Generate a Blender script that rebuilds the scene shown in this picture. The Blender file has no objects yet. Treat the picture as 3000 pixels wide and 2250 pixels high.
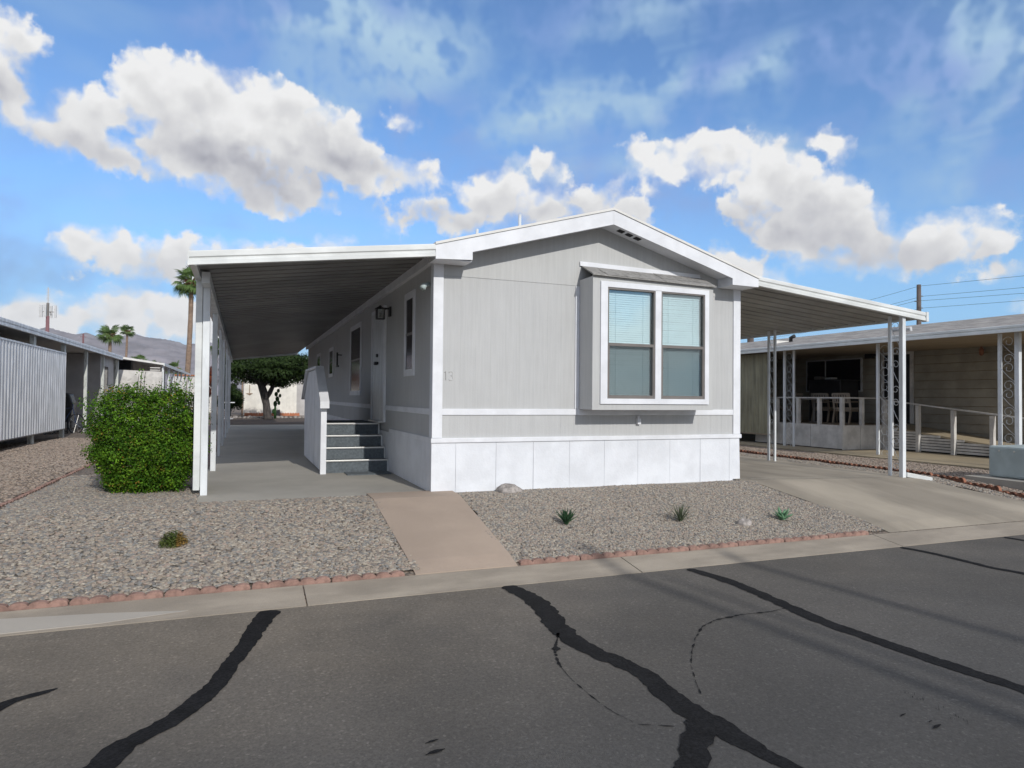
import bpy, bmesh, math, random
import numpy as np
from mathutils import Vector, Matrix, noise
random.seed(7)
S = bpy.context.scene
COL = S.collection
R = math.radians

# ------------------------------------------------------------------ camera
cam = bpy.data.cameras.new('camera'); camo = bpy.data.objects.new('camera', cam); COL.objects.link(camo)
cam.sensor_width = 36; cam.lens = 24.0; cam.clip_start = 0.05; cam.clip_end = 20000
rt = Vector((0.92985656, -0.36780789, 0.00917265)); up = Vector((-0.01567663, -0.0146992, 0.99976906)); fw = Vector((0.36758812, 0.92978561, 0.01943414))
m = Matrix((rt, up, -fw)).transposed().to_4x4(); m.translation = Vector((0, 0, 1.65))
camo.matrix_world = m
S.camera = camo
S.view_settings.view_transform = 'Standard'; S.view_settings.look = 'None'
S.view_settings.exposure = 0.0; S.view_settings.gamma = 1.0; S.view_settings.use_curve_mapping = False
S.cycles.max_bounces = 7; S.cycles.diffuse_bounces = 3; S.cycles.transparent_max_bounces = 12

# ------------------------------------------------------------------ sun
travel = Vector((-0.12, 1.0, -0.53)).normalized()
SUN_EL = math.asin(-travel.z); SUN_AZ = math.atan2(-travel.x, -travel.y)     # azimuth of the sun, clockwise from +Y
sl = bpy.data.lights.new('sun', 'SUN'); sl.energy = 2.75; sl.angle = R(0.5); sl.color = (1.0, 0.965, 0.905)
so = bpy.data.objects.new('sun', sl); COL.objects.link(so); so.location = (0, -20, 20)
so.rotation_euler = travel.to_track_quat('-Z', 'Y').to_euler()

# ------------------------------------------------------------------ sky: Nishita with procedural clouds laid out by azimuth / elevation
CU=[(-6.258,21.791,3.587,2.853,0.189),(-3.081,20.969,4.792,3.042,-0.008),(2.669,20.827,4.718,3.247,-0.246),(7.374,19.15,4.546,2.699,-0.453),(11.126,17.979,4.498,1.486,-0.1),(-1.719,18.134,7.42,3.024,-0.127),(2.4,15.941,4.519,1.899,0.015),(-9.925,19.715,2.76,1.426,0.201),(-14.119,18.229,2.391,1.137,-0.074),(-10.586,17.325,4.08,1.449,-0.16),(-7.668,16.347,2.309,1.112,-0.219),(-15.366,22.668,2.271,1.866,-0.111),(-15.309,20.076,2.198,1.388,0.247),(-9.745,10.379,2.841,1.366,0.019),(-5.112,10.047,6.253,1.625,0.096),(2.13,11.019,3.824,1.279,0.075),(6.386,11.746,1.82,1.014,0.063),(-13.86,5.015,5.183,1.733,0.073),(-8.067,5.749,3.831,2.079,0.067),(-4.088,5.305,3.8,2.089,0.054),(20.606,16.442,3.709,2.24,0.013),(24.323,15.552,2.922,1.638,-0.004),(15.762,14.692,4.619,1.32,-0.099),(11.935,14.168,1.899,1.017,0.049),(28.583,15.856,2.501,1.371,-0.024),(31.454,14.978,2.671,1.147,-0.445),(24.102,18.425,2.307,1.08,-0.451),(33.502,19.013,2.999,1.55,-0.057),(38.63,18.988,4.663,1.953,-0.085),(42.819,16.75,4.586,2.752,-0.51),(46.457,14.037,5.112,2.852,-0.644),(43.5,12.938,4.475,2.029,-0.34),(49.887,10.87,4.594,1.65,-0.184),(54.507,11.372,3.598,2.149,-0.114),(48.971,10.279,6.816,1.139,-0.137),(41.452,15.173,3.554,2.009,-0.418),(38.635,17.46,3.264,1.351,-0.243),(46.457,18.89,1.659,1.001,-0.299),(32.84,16.708,0.978,0.637,-0.046),(30.295,17.837,1.105,0.514,0.462),(40.421,10.319,3.382,1.197,-0.367),(58.544,6.085,0.648,0.555,-0.068),(57.421,9.085,1.545,0.804,-0.101),(12.209,22.055,1.187,0.554,-0.247)]
DK=[(2.043,16.417,7.233,2.069,-0.033),(-3.026,17.951,4.743,1.334,-0.123),(7.018,18.436,3.264,1.043,-0.078),(-15.178,19.83,2.333,1.255,0.243),(-10.293,16.769,3.276,0.763,-0.208),(20.821,14.439,8.96,0.956,0.012),(43.163,12.964,5.85,1.702,-0.287),(49.886,10.371,6.098,0.863,-0.142),(-6.629,8.89,4.863,0.538,0.092)]
CI=[(11.388,26.054,11.128,4.548,-0.142),(21.897,23.903,8.949,3.507,-0.526),(3.723,21.117,7.998,3.504,0.425),(35.695,25.9,13.764,4.144,0.059),(55.085,20.824,8.457,4.812,0.074),(48.357,16.455,12.895,2.964,0.057),(-13.932,8.771,5.205,1.397,0.118),(17.291,16.553,10.08,2.159,0.029)]

W = bpy.data.worlds.new('World'); S.world = W; W.use_nodes = True
nt = W.node_tree; nt.nodes.clear()
def N(t, **kw):
    n = nt.nodes.new(t)
    for k, v in kw.items(): setattr(n, k, v)
    return n
def setin(n, i, v):
    if isinstance(v, bpy.types.NodeSocket): nt.links.new(v, n.inputs[i])
    elif v is not None: n.inputs[i].default_value = v
def Mth(op, a, b=None, c=None, clamp=False):
    n = N('ShaderNodeMath', operation=op, use_clamp=clamp)
    setin(n, 0, a); setin(n, 1, b); setin(n, 2, c); return n.outputs[0]
def VM(op, a, b=None, scale=None, out=0):
    n = N('ShaderNodeVectorMath', operation=op); setin(n, 0, a); setin(n, 1, b)
    if scale is not None: setin(n, 3, scale)
    return n.outputs[out]
def ramp(v, a, b, lo=0.0, hi=1.0, smooth=True):
    n = N('ShaderNodeMapRange', interpolation_type='SMOOTHSTEP' if smooth else 'LINEAR')
    setin(n, 0, v); setin(n, 1, a); setin(n, 2, b); setin(n, 3, lo); setin(n, 4, hi); return n.outputs[0]
def mixc(f, a, b, blend='MIX'):
    n = N('ShaderNodeMix', data_type='RGBA', blend_type=blend); setin(n, 0, f); setin(n, 6, a); setin(n, 7, b); return n.outputs[2]
def noiz(vec, scale, detail=4, rough=.5, lac=2.0, dist=0, out=0):
    n = N('ShaderNodeTexNoise', noise_dimensions='2D'); setin(n, 'Vector', vec); n.inputs['Scale'].default_value = scale; n.inputs['Detail'].default_value = detail
    n.inputs['Roughness'].default_value = rough; n.inputs['Lacunarity'].default_value = lac; n.inputs['Distortion'].default_value = dist
    return n.outputs[out]
tc = N('ShaderNodeTexCoord'); D = tc.outputs['Generated']
sep = N('ShaderNodeSeparateXYZ'); setin(sep, 0, D)
az = Mth('MULTIPLY', Mth('ARCTAN2', sep.outputs[0], sep.outputs[1]), 57.2958)
el = Mth('MULTIPLY', Mth('ARCSINE', sep.outputs[2]), 57.2958)
cb = N('ShaderNodeCombineXYZ'); setin(cb, 0, az); setin(cb, 1, el); AE = cb.outputs[0]
# ragged billowing edges: two octaves of warp
w1 = VM('SUBTRACT', noiz(AE, .22, 3, .55, out=1), (.5, .5, .5))
w2 = VM('SUBTRACT', noiz(AE, .9, 5, .6, out=1), (.5, .5, .5))
P0 = VM('ADD', AE, VM('ADD', VM('SCALE', w1, scale=2.0), VM('SCALE', w2, scale=.75)))
def VMA(a, b, c):
    n = N('ShaderNodeVectorMath', operation='MULTIPLY_ADD'); setin(n, 0, a); setin(n, 1, b); setin(n, 2, c); return n.outputs[0]
def blobs(L, P, k):
    acc = None
    for (a, e, sx, sy, r) in L:
        mp = N('ShaderNodeMapping', vector_type='TEXTURE')
        setin(mp, 0, P if acc is None else VMA(acc, (1e-7, 1e-7, 0), P))   # chained, so that the shader is evaluated blob by blob
        mp.inputs['Location'].default_value = (a, e, 0); mp.inputs['Rotation'].default_value = (0, 0, r); mp.inputs['Scale'].default_value = (sx, sy, 1)
        d = Mth('MULTIPLY_ADD', VM('LENGTH', mp.outputs[0], out=1), -min(sx, sy), min(sx, sy))   # signed distance, degrees
        acc = d if acc is None else (Mth('SMOOTH_MAX', acc, d, k) if k else Mth('MAXIMUM', acc, d))
    return acc
def vor(P, scale, detail=3, rough=.5):
    v = N('ShaderNodeTexVoronoi', feature='SMOOTH_F1', voronoi_dimensions='2D'); setin(v, 'Vector', P); v.inputs['Scale'].default_value = scale
    v.inputs['Detail'].default_value = detail; v.inputs['Roughness'].default_value = rough; v.inputs['Smoothness'].default_value = .55; v.normalize = True
    return v.outputs['Distance']
puff = Mth('SUBTRACT', .40, vor(P0, .42, 2.4, .45))                       # round billows
PS = VM('ADD', AE, VM('ADD', VM('SCALE', w1, scale=2.0), VM('SCALE', w2, scale=.35)))
puffS = vor(PS, .42, .6, .45)
puffL = vor(VM('ADD', PS, (.25, .60, 0)), .42, .6, .45)  # the same billows a little nearer the light
sd = blobs(CU, P0, .6)
fine = Mth('SUBTRACT', noiz(AE, 1.6, 5, .6), .5)
dens = Mth('ADD', Mth('ADD', Mth('ADD', sd, -.10), Mth('MULTIPLY', puff, 2.2)), Mth('MULTIPLY', fine, .7))
softn = noiz(AE, .35, 2, .5)
alpha = ramp(dens, -.15, ramp(softn, .40, .65, .45, 1.7))
dk = blobs(DK, P0, 1.0)
dkm = ramp(Mth('ADD', dk, Mth('MULTIPLY', puffS, -1.0)), -2.6, 1.2)
relief = Mth('SUBTRACT', puffL, puffS)
edge = ramp(dens, .3, 3.0, 1.0, 0.0)
lum = Mth('ADD', .79, Mth('MULTIPLY', relief, .42))
lum = Mth('ADD', lum, Mth('MULTIPLY', edge, .16))
lum = Mth('SUBTRACT', lum, Mth('MULTIPLY', dkm, .29))
lum = Mth('ADD', lum, Mth('MULTIPLY', Mth('SUBTRACT', noiz(AE, .30, 2, .45), .5), .14))
lum = Mth('MINIMUM', Mth('MAXIMUM', lum, .36), .90)
ccol = mixc(ramp(lum, .3, .85), (.86, .87, 1.0, 1), (1.0, 1.0, 1.0, 1))
ccol = VM('SCALE', ccol, scale=lum)
# thin high cloud
ci = blobs(CI, VM('ADD', AE, VM('SCALE', w1, scale=9.0)), 1.0)
st = N('ShaderNodeMapping'); setin(st, 0, AE); st.inputs['Rotation'].default_value = (0, 0, R(35)); st.inputs['Scale'].default_value = (.045, .15, 1)
stre = noiz(st.outputs[0], 1.0, 3, .5, dist=.8)
cim = Mth('MULTIPLY', ramp(ci, -4.0, 3.0), ramp(stre, .15, .80))
cim = Mth('ADD', Mth('MULTIPLY', cim, .95), Mth('MULTIPLY', ramp(stre, .40, .75), .22), clamp=True)
sky = N('ShaderNodeTexSky', sky_type='NISHITA'); sky.sun_disc = False; sky.sun_elevation = SUN_EL; sky.sun_rotation = SUN_AZ
sky.air_density = 1.0; sky.dust_density = .4; sky.ozone_density = 2.0; sky.altitude = 600
skyc = VM('SCALE', VM('MULTIPLY', sky.outputs[0], (.80, 1.05, 1.28)), scale=.14)
veil = mixc(ramp(noiz(AE, .10, 2, .5), .40, .60), (.42, .60, .78, 1), (.28, .41, .74, 1))
skyc = mixc(cim, skyc, veil)
low = ramp(el, 1.0, 16.0, .85, 0.0)
skyc = mixc(low, skyc, (.26, .53, .86, 1))
skyc = mixc(ramp(el, -1.0, 7.0, .35, 0.0), skyc, (.55, .72, .86, 1))
final = mixc(alpha, skyc, ccol)
# broken cloud over the rest of the sky, beyond the part the photograph shows
oth = Mth('MAXIMUM', ramp(Mth('ABSOLUTE', Mth('SUBTRACT', az, 21.0)), 42.0, 52.0), ramp(el, 32.0, 42.0))
gn = N('ShaderNodeTexNoise'); setin(gn, 'Vector', D); gn.inputs['Scale'].default_value = 4.2; gn.inputs['Detail'].default_value = 5
final = mixc(Mth('MULTIPLY', oth, ramp(gn.outputs[0], .40, .53)), final, mixc(ramp(gn.outputs[0], .45, .68), (1.05, 1.03, 1.0, 1), (.72, .72, .74, 1)))
final = VM('MULTIPLY', final, mixc(oth, (1, 1, 1, 1), (.78, .79, .81, 1)))
bg = N('ShaderNodeBackground'); setin(bg, 0, final); bg.inputs[1].default_value = 1.0
wo = N('ShaderNodeOutputWorld'); nt.links.new(bg.outputs[0], wo.inputs[0])
W.cycles.sampling_method = 'NONE'

# ------------------------------------------------------------------ materials
def mat(name, col, rough=.6, var=.12, vs=3.0, bump=0.0, bs=60.0, metal=0.0, spec=.5, col2=None, detail=4, thr=(.35, .65), coat=0, sheen=0, trans=0):
    m_ = bpy.data.materials.new(name); m_.use_nodes = True; t = m_.node_tree; b = t.nodes['Principled BSDF']
    b.inputs['Roughness'].default_value = rough; b.inputs['Metallic'].default_value = metal; b.inputs['Specular IOR Level'].default_value = spec
    c = t.nodes.new('ShaderNodeTexCoord'); n = t.nodes.new('ShaderNodeTexNoise'); n.inputs['Scale'].default_value = vs; n.inputs['Detail'].default_value = detail; n.inputs['Roughness'].default_value = .6
    t.links.new(c.outputs['Object'], n.inputs['Vector'])
    r_ = t.nodes.new('ShaderNodeMapRange'); r_.inputs[1].default_value = thr[0]; r_.inputs[2].default_value = thr[1]; t.links.new(n.outputs[0], r_.inputs[0])
    x = t.nodes.new('ShaderNodeMix'); x.data_type = 'RGBA'
    a = tuple(v * (1 - var) for v in col); d = tuple(min(1, v * (1 + var)) for v in col) if col2 is None else col2
    x.inputs[6].default_value = (*a, 1); x.inputs[7].default_value = (*d, 1)
    t.links.new(r_.outputs[0], x.inputs[0]); t.links.new(x.outputs[2], b.inputs['Base Color'])
    if bump:
        n2 = t.nodes.new('ShaderNodeTexNoise'); n2.inputs['Scale'].default_value = bs; n2.inputs['Detail'].default_value = 3; t.links.new(c.outputs['Object'], n2.inputs['Vector'])
        bp = t.nodes.new('ShaderNodeBump'); bp.inputs['Strength'].default_value = bump; bp.inputs['Distance'].default_value = .01
        t.links.new(n2.outputs[0], bp.inputs['Height']); t.links.new(bp.outputs[0], b.inputs['Normal'])
    return m_
def tn(m_): return m_.node_tree, m_.node_tree.nodes['Principled BSDF']
def addmul(m_, kind, scale, lo, hi, fac=1.0, mapscale=(1, 1, 1), detail=4, thr=(.4, .6), rot=0):
    """multiply the base colour by a second pattern (grime, speckle)"""
    t, b = tn(m_); src = b.inputs['Base Color'].links[0].from_socket
    c = t.nodes.new('ShaderNodeTexCoord'); mp = t.nodes.new('ShaderNodeMapping'); mp.inputs['Scale'].default_value = mapscale; mp.inputs['Rotation'].default_value = (0, 0, rot); t.links.new(c.outputs['Object'], mp.inputs[0])
    if kind == 'noise': n = t.nodes.new('ShaderNodeTexNoise'); n.inputs['Detail'].default_value = detail; n.inputs['Roughness'].default_value = .6; o = n.outputs[0]
    else: n = t.nodes.new('ShaderNodeTexVoronoi'); o = n.outputs['Color'] if kind == 'cell' else n.outputs['Distance']
    n.inputs['Scale'].default_value = scale; t.links.new(mp.outputs[0], n.inputs['Vector'])
    r_ = t.nodes.new('ShaderNodeMapRange'); r_.inputs[1].default_value = thr[0]; r_.inputs[2].default_value = thr[1]; r_.inputs[3].default_value = lo; r_.inputs[4].default_value = hi
    t.links.new(o, r_.inputs[0])
    v = t.nodes.new('ShaderNodeVectorMath'); v.operation = 'SCALE'; t.links.new(src, v.inputs[0]); t.links.new(r_.outputs[0], v.inputs[3])
    t.links.new(v.outputs[0], b.inputs['Base Color']); return m_

M_ = {}
M_['siding'] = addmul(mat('siding_grey', (.49, .495, .495), .7, .035, 1.2, .15, 90), 'noise', 6, .965, 1.025, mapscale=(6, 6, .25))
M_['gable'] = addmul(mat('siding_gable', (.50, .505, .50), .7, .03, 1.2, .15, 90), 'noise', 6, .965, 1.025, mapscale=(6, 6, .25))
M_['trim'] = addmul(mat('trim_white', (.77, .785, .82), .5, .03, 2, .1, 70), 'noise', 3, .92, 1.02)
M_['skirt'] = addmul(mat('skirting_white', (.74, .76, .80), .55, .03, 1.5, .2, 40), 'noise', 2.5, .93, 1.03)
M_['alu'] = addmul(mat('painted_aluminium', (.74, .76, .75), .28, .04, 2.5, .05, 20), 'noise', 1.5, .88, 1.03, mapscale=(1, 1, 3))
M_['post'] = addmul(mat('post_white', (.74, .77, .79), .4, .04, 3), 'noise', 6, .85, 1.02, mapscale=(1, 1, .3))
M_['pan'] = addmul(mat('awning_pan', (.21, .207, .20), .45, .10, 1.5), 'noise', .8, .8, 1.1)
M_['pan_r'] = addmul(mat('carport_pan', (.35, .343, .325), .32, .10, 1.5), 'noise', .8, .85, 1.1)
M_['roofshingle'] = addmul(mat('shingle_grey', (.30, .29, .275), .9, .2, 12, .5, 60), 'cell', 9, .75, 1.15, thr=(0, 1), mapscale=(3.3, 6, 6))
M_['roof_n'] = addmul(addmul(mat('shingle_weathered', (.36, .335, .31), .9, .2, 5, .5, 30), 'cell', 3.2, .62, 1.2, thr=(0, 1), mapscale=(2.2, 1, 1)), 'noise', 3, .75, 1.1, mapscale=(3, .6, 1))
M_['whiteroof'] = mat('roof_white', (.72, .71, .68), .6, .05, 4)
M_['sash'] = mat('window_bronze', (.17, .155, .145), .45, .1, 4)
M_['dark'] = mat('dark_void', (.012, .012, .014), .8, .2, 3)
M_['black'] = mat('black_metal', (.02, .02, .022), .4, .2, 6)
M_['steel'] = mat('metal_nosing', (.72, .72, .70), .30, .05, 5, metal=.85)
M_['carpet'] = mat('stair_carpet', (.12, .14, .155), .95, .2, 30, .5, 200)
M_['blind'] = mat('blind_white', (.76, .86, .87), .5, .03, 3)
M_['concrete'] = addmul(addmul(mat('concrete_slab', (.40, .375, .33), .85, .06, 1.2, .25, 120), 'noise', 150, .9, 1.08, thr=(.3, .7)), 'noise', .7, .90, 1.04)
M_['walk'] = addmul(addmul(mat('concrete_walk', (.40, .315, .25), .85, .05, 1.2, .25, 120), 'noise', 150, .9, 1.08, thr=(.3, .7)), 'noise', 1.1, .93, 1.03)
M_['curb'] = addmul(addmul(mat('concrete_curb', (.34, .295, .24), .85, .07, 2.2, .3, 120), 'noise', 150, .88, 1.1, thr=(.3, .7)), 'noise', 1.5, .82, 1.05, mapscale=(.6, 2, 1))
M_['drive'] = addmul(addmul(addmul(mat('concrete_drive', (.40, .35, .28), .85, .06, 1.0, .25, 120), 'noise', 150, .9, 1.08, thr=(.3, .7)), 'noise', 1.0, .72, 1.05, mapscale=(.9, .28, 1), rot=.5), 'noise', .35, .88, 1.08)
M_['brick'] = addmul(mat('edger_salmon', (.30, .185, .15), .9, .12, 6, .5, 80), 'noise', 14, .78, 1.12)
M_['brown'] = addmul(mat('edger_brown', (.23, .10, .06), .9, .2, 6, .5, 80), 'noise', 12, .5, 1.3)
M_['terra'] = mat('edger_terracotta', (.45, .17, .09), .9, .15, 8)
M_['tar'] = addmul(mat('crack_sealer', (.011, .011, .012), .85, .25, 8, .4, 90, spec=.15), 'noise', 60, .8, 1.5)
M_['bark'] = addmul(mat('bark', (.075, .065, .06), .95, .25, 6, .8, 25), 'noise', 10, .6, 1.2, mapscale=(2, 2, .4))
M_['palmbark'] = addmul(mat('palm_bark', (.26, .185, .135), .95, .2, 3, .6, 20), 'noise', 6, .75, 1.15, mapscale=(.5, .5, 5))
M_['palmskirt'] = mat('palm_boot', (.27, .12, .07), .95, .35, 8, .8, 20)
M_['mount'] = addmul(mat('mountain_rock', (.25, .225, .24), 1, .14, .004, 0), 'noise', .012, .75, 1.15, detail=8, mapscale=(1, 1, 2))
M_['greenbox'] = addmul(mat('utility_paint', (.43, .50, .50), .5, .05, 2, .1, 60), 'noise', 2, .9, 1.05)
M_['corr'] = addmul(mat('corrugated_grey', (.80, .82, .85), .5, .06, 2), 'noise', 4, .82, 1.06, mapscale=(1, 2, .3))
M_['corr_g'] = addmul(mat('corrugated_olive', (.29, .27, .18), .55, .1, 2), 'noise', 4, .75, 1.1, mapscale=(1, 3, .2))
M_['flaky'] = addmul(mat('flaking_paint', (.56, .58, .55), .7, .1, 4), 'noise', 9, .45, 1.05, mapscale=(1, 1, .25), thr=(.35, .5))
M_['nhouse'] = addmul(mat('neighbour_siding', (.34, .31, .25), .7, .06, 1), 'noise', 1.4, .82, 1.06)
M_['nwhite'] = addmul(mat('old_white_paint', (.62, .60, .57), .7, .05, 1.5), 'noise', 3, .82, 1.04)
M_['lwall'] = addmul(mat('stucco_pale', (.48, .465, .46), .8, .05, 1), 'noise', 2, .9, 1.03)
M_['shadewall'] = mat('stucco_shaded', (.17, .18, .19), .8, .1, 1)  # stucco under the carport roof, with the shade darkened into its colour
M_['cream'] = addmul(mat('shed_cream', (.78, .75, .68), .7, .04, 1.2), 'noise', 3, .92, 1.04)
M_['wood'] = mat('chair_wood', (.24, .19, .14), .6, .15, 5)
M_['cushion'] = mat('cushion_beige', (.32, .27, .22), .9, .08, 8)
M_['rock'] = addmul(mat('boulder_rock', (.33, .30, .28), .95, .2, 5, .7, 14), 'noise', 20, .75, 1.15)
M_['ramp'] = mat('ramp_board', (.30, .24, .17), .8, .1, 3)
M_['slabn'] = addmul(mat('patio_slab_tan', (.40, .33, .225), .85, .06, 1), 'noise', .9, .85, 1.05)
M_['polewood'] = mat('pole_wood', (.13, .105, .095), .95, .2, 2)
M_['towred'] = mat('tower_paint', (.22, .11, .12), .8, .2, .3)
M_['panelgrey'] = mat('antenna_grey', (.55, .56, .57), .6, .1, 1)
M_['rust'] = mat('weathered_post', (.30, .22, .16), .9, .3, 5)
M_['paver'] = addmul(mat('red_paver', (.27, .19, .165), .9, .12, 3, .4, 60), 'cell', 3.0, .8, 1.12, thr=(0, 1))
M_['dirt'] = mat('dirt_bed', (.10, .075, .06), 1, .3, 6, .6, 40)

def leafmat(name, col, col2):
    m_ = mat(name, col, .65, .2, 9, col2=col2, spec=.15)
    t, b = tn(m_); src = b.inputs['Base Color'].links[0].from_socket
    g = t.nodes.new('ShaderNodeAttribute'); g.attribute_name = 'tint'; x = t.nodes.new('ShaderNodeVectorMath'); x.operation = 'MULTIPLY'
    t.links.new(src, x.inputs[0]); t.links.new(g.outputs['Color'], x.inputs[1]); t.links.new(x.outputs[0], b.inputs['Base Color'])
    tr = t.nodes.new('ShaderNodeBsdfTranslucent'); t.links.new(x.outputs[0], tr.inputs[0]); mx = t.nodes.new('ShaderNodeMixShader'); mx.inputs[0].default_value = .25
    o = t.nodes['Material Output']; t.links.new(b.outputs[0], mx.inputs[1]); t.links.new(tr.outputs[0], mx.inputs[2]); t.links.new(mx.outputs[0], o.inputs[0])
    return m_
M_['leaf'] = leafmat('leaf_green', (.04, .13, .010), (.14, .28, .022))
M_['leafdark'] = leafmat('leaf_tree', (.02, .04, .012), (.045, .075, .02))
M_['leafred'] = leafmat('leaf_red', (.16, .035, .025), (.22, .07, .03))
M_['palm'] = leafmat('leaf_palm', (.10, .18, .05), (.20, .30, .10))
M_['agave'] = leafmat('leaf_agave', (.04, .10, .05), (.08, .17, .08))
M_['aloe'] = leafmat('leaf_aloe', (.12, .15, .09), (.17, .21, .13))
M_['agave2'] = leafmat('leaf_succulent', (.17, .36, .20), (.26, .46, .28))
M_['weed'] = leafmat('leaf_weed', (.10, .14, .03), (.22, .20, .08))

# window glass: thin pane, mostly see-through, mirrors at a grazing angle
def glassmat(name, tint, refl=1.0):
    m_ = bpy.data.materials.new(name); m_.use_nodes = True; t = m_.node_tree; t.nodes.clear()
    o = t.nodes.new('ShaderNodeOutputMaterial'); a = t.nodes.new('ShaderNodeBsdfTransparent'); a.inputs[0].default_value = (*tint, 1)
    g = t.nodes.new('ShaderNodeBsdfGlossy'); g.inputs['Roughness'].default_value = .02; g.inputs[0].default_value = (.9, .95, .95, 1)
    f = t.nodes.new('ShaderNodeFresnel'); f.inputs[0].default_value = 1.6; x = t.nodes.new('ShaderNodeMixShader')
    ml = t.nodes.new('ShaderNodeMath'); ml.operation = 'MULTIPLY'; ml.inputs[1].default_value = refl; ml.use_clamp = True; t.links.new(f.outputs[0], ml.inputs[0])
    t.links.new(ml.outputs[0], x.inputs[0]); t.links.new(a.outputs[0], x.inputs[1]); t.links.new(g.outputs[0], x.inputs[2]); t.links.new(x.outputs[0], o.inputs[0]); return m_
M_['glass'] = glassmat('window_glass', (.92, .955, .97), 1.25)
M_['lampglass'] = glassmat('lamp_glass', (.8, .8, .78), 1.0)
ms = bpy.data.materials.new('insect_screen'); ms.use_nodes = True; t = ms.node_tree; t.nodes.clear()
o_ = t.nodes.new('ShaderNodeOutputMaterial'); a_ = t.nodes.new('ShaderNodeBsdfTransparent'); d_ = t.nodes.new('ShaderNodeBsdfDiffuse'); d_.inputs[0].default_value = (.05, .055, .06, 1)
x_ = t.nodes.new('ShaderNodeMixShader'); x_.inputs[0].default_value = .42; t.links.new(a_.outputs[0], x_.inputs[1]); t.links.new(d_.outputs[0], x_.inputs[2]); t.links.new(x_.outputs[0], o_.inputs[0]); M_['screen'] = ms
M_['darkglass'] = mat('dark_window', (.016, .013, .018), .12, .1, 2, spec=.35)

# asphalt: aggregate speckle, dusty near the gutter, large worn patches
def asphalt():
    m_ = mat('asphalt', (.076, .073, .070), .9, .10, .8, .5, 220); addmul(m_, 'cell', 110, .80, 1.25, thr=(0, 1.0)); addmul(m_, 'cell', 70, 1.0, 1.35, thr=(.84, .86)); addmul(m_, 'noise', .45, .86, 1.08); addmul(m_, 'noise', 40, .82, 1.15, thr=(.3, .7))
    t, b = tn(m_); src = b.inputs['Base Color'].links[0].from_socket
    c = t.nodes.new('ShaderNodeTexCoord'); s_ = t.nodes.new('ShaderNodeSeparateXYZ'); t.links.new(c.outputs['Object'], s_.inputs[0])
    n = t.nodes.new('ShaderNodeTexNoise'); n.inputs['Scale'].default_value = 1.3; n.inputs['Detail'].default_value = 5; t.links.new(c.outputs['Object'], n.inputs['Vector'])
    ry = t.nodes.new('ShaderNodeMapRange'); ry.inputs[1].default_value = 2.7; ry.inputs[2].default_value = 5.7; ry.inputs[3].default_value = 0; ry.inputs[4].default_value = .9; t.links.new(s_.outputs[1], ry.inputs[0])
    rx = t.nodes.new('ShaderNodeMapRange'); rx.inputs[1].default_value = 3.2; rx.inputs[2].default_value = 0.0; rx.inputs[3].default_value = .25; rx.inputs[4].default_value = 1.0; t.links.new(s_.outputs[0], rx.inputs[0])
    a = t.nodes.new('ShaderNodeMath'); a.operation = 'MULTIPLY'; t.links.new(ry.outputs[0], a.inputs[0]); t.links.new(rx.outputs[0], a.inputs[1])
    a2 = t.nodes.new('ShaderNodeMath'); a2.operation = 'MULTIPLY_ADD'; a2.use_clamp = True; a2.inputs[1].default_value = .8; t.links.new(n.outputs[0], a2.inputs[0]); a2.inputs[2].default_value = .14
    a3 = t.nodes.new('ShaderNodeMath'); a3.operation = 'MULTIPLY'; t.links.new(a.outputs[0], a3.inputs[0]); t.links.new(a2.outputs[0], a3.inputs[1])
    a3.use_clamp = True; a4 = t.nodes.new('ShaderNodeMath'); a4.operation = 'MULTIPLY'; a4.inputs[1].default_value = 2.7; a4.use_clamp = True; t.links.new(a3.outputs[0], a4.inputs[0])
    x = t.nodes.new('ShaderNodeMix'); x.data_type = 'RGBA'; t.links.new(a4.outputs[0], x.inputs[0]); t.links.new(src, x.inputs[6]); 
    v = t.nodes.new('ShaderNodeVectorMath'); v.operation = 'MULTIPLY'; t.links.new(src, v.inputs[0]); v.inputs[1].default_value = (2.5, 2.25, 1.9); t.links.new(v.outputs[0], x.inputs[7])
    t.links.new(x.outputs[2], b.inputs['Base Color']); return m_
M_['asphalt'] = asphalt()

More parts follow.
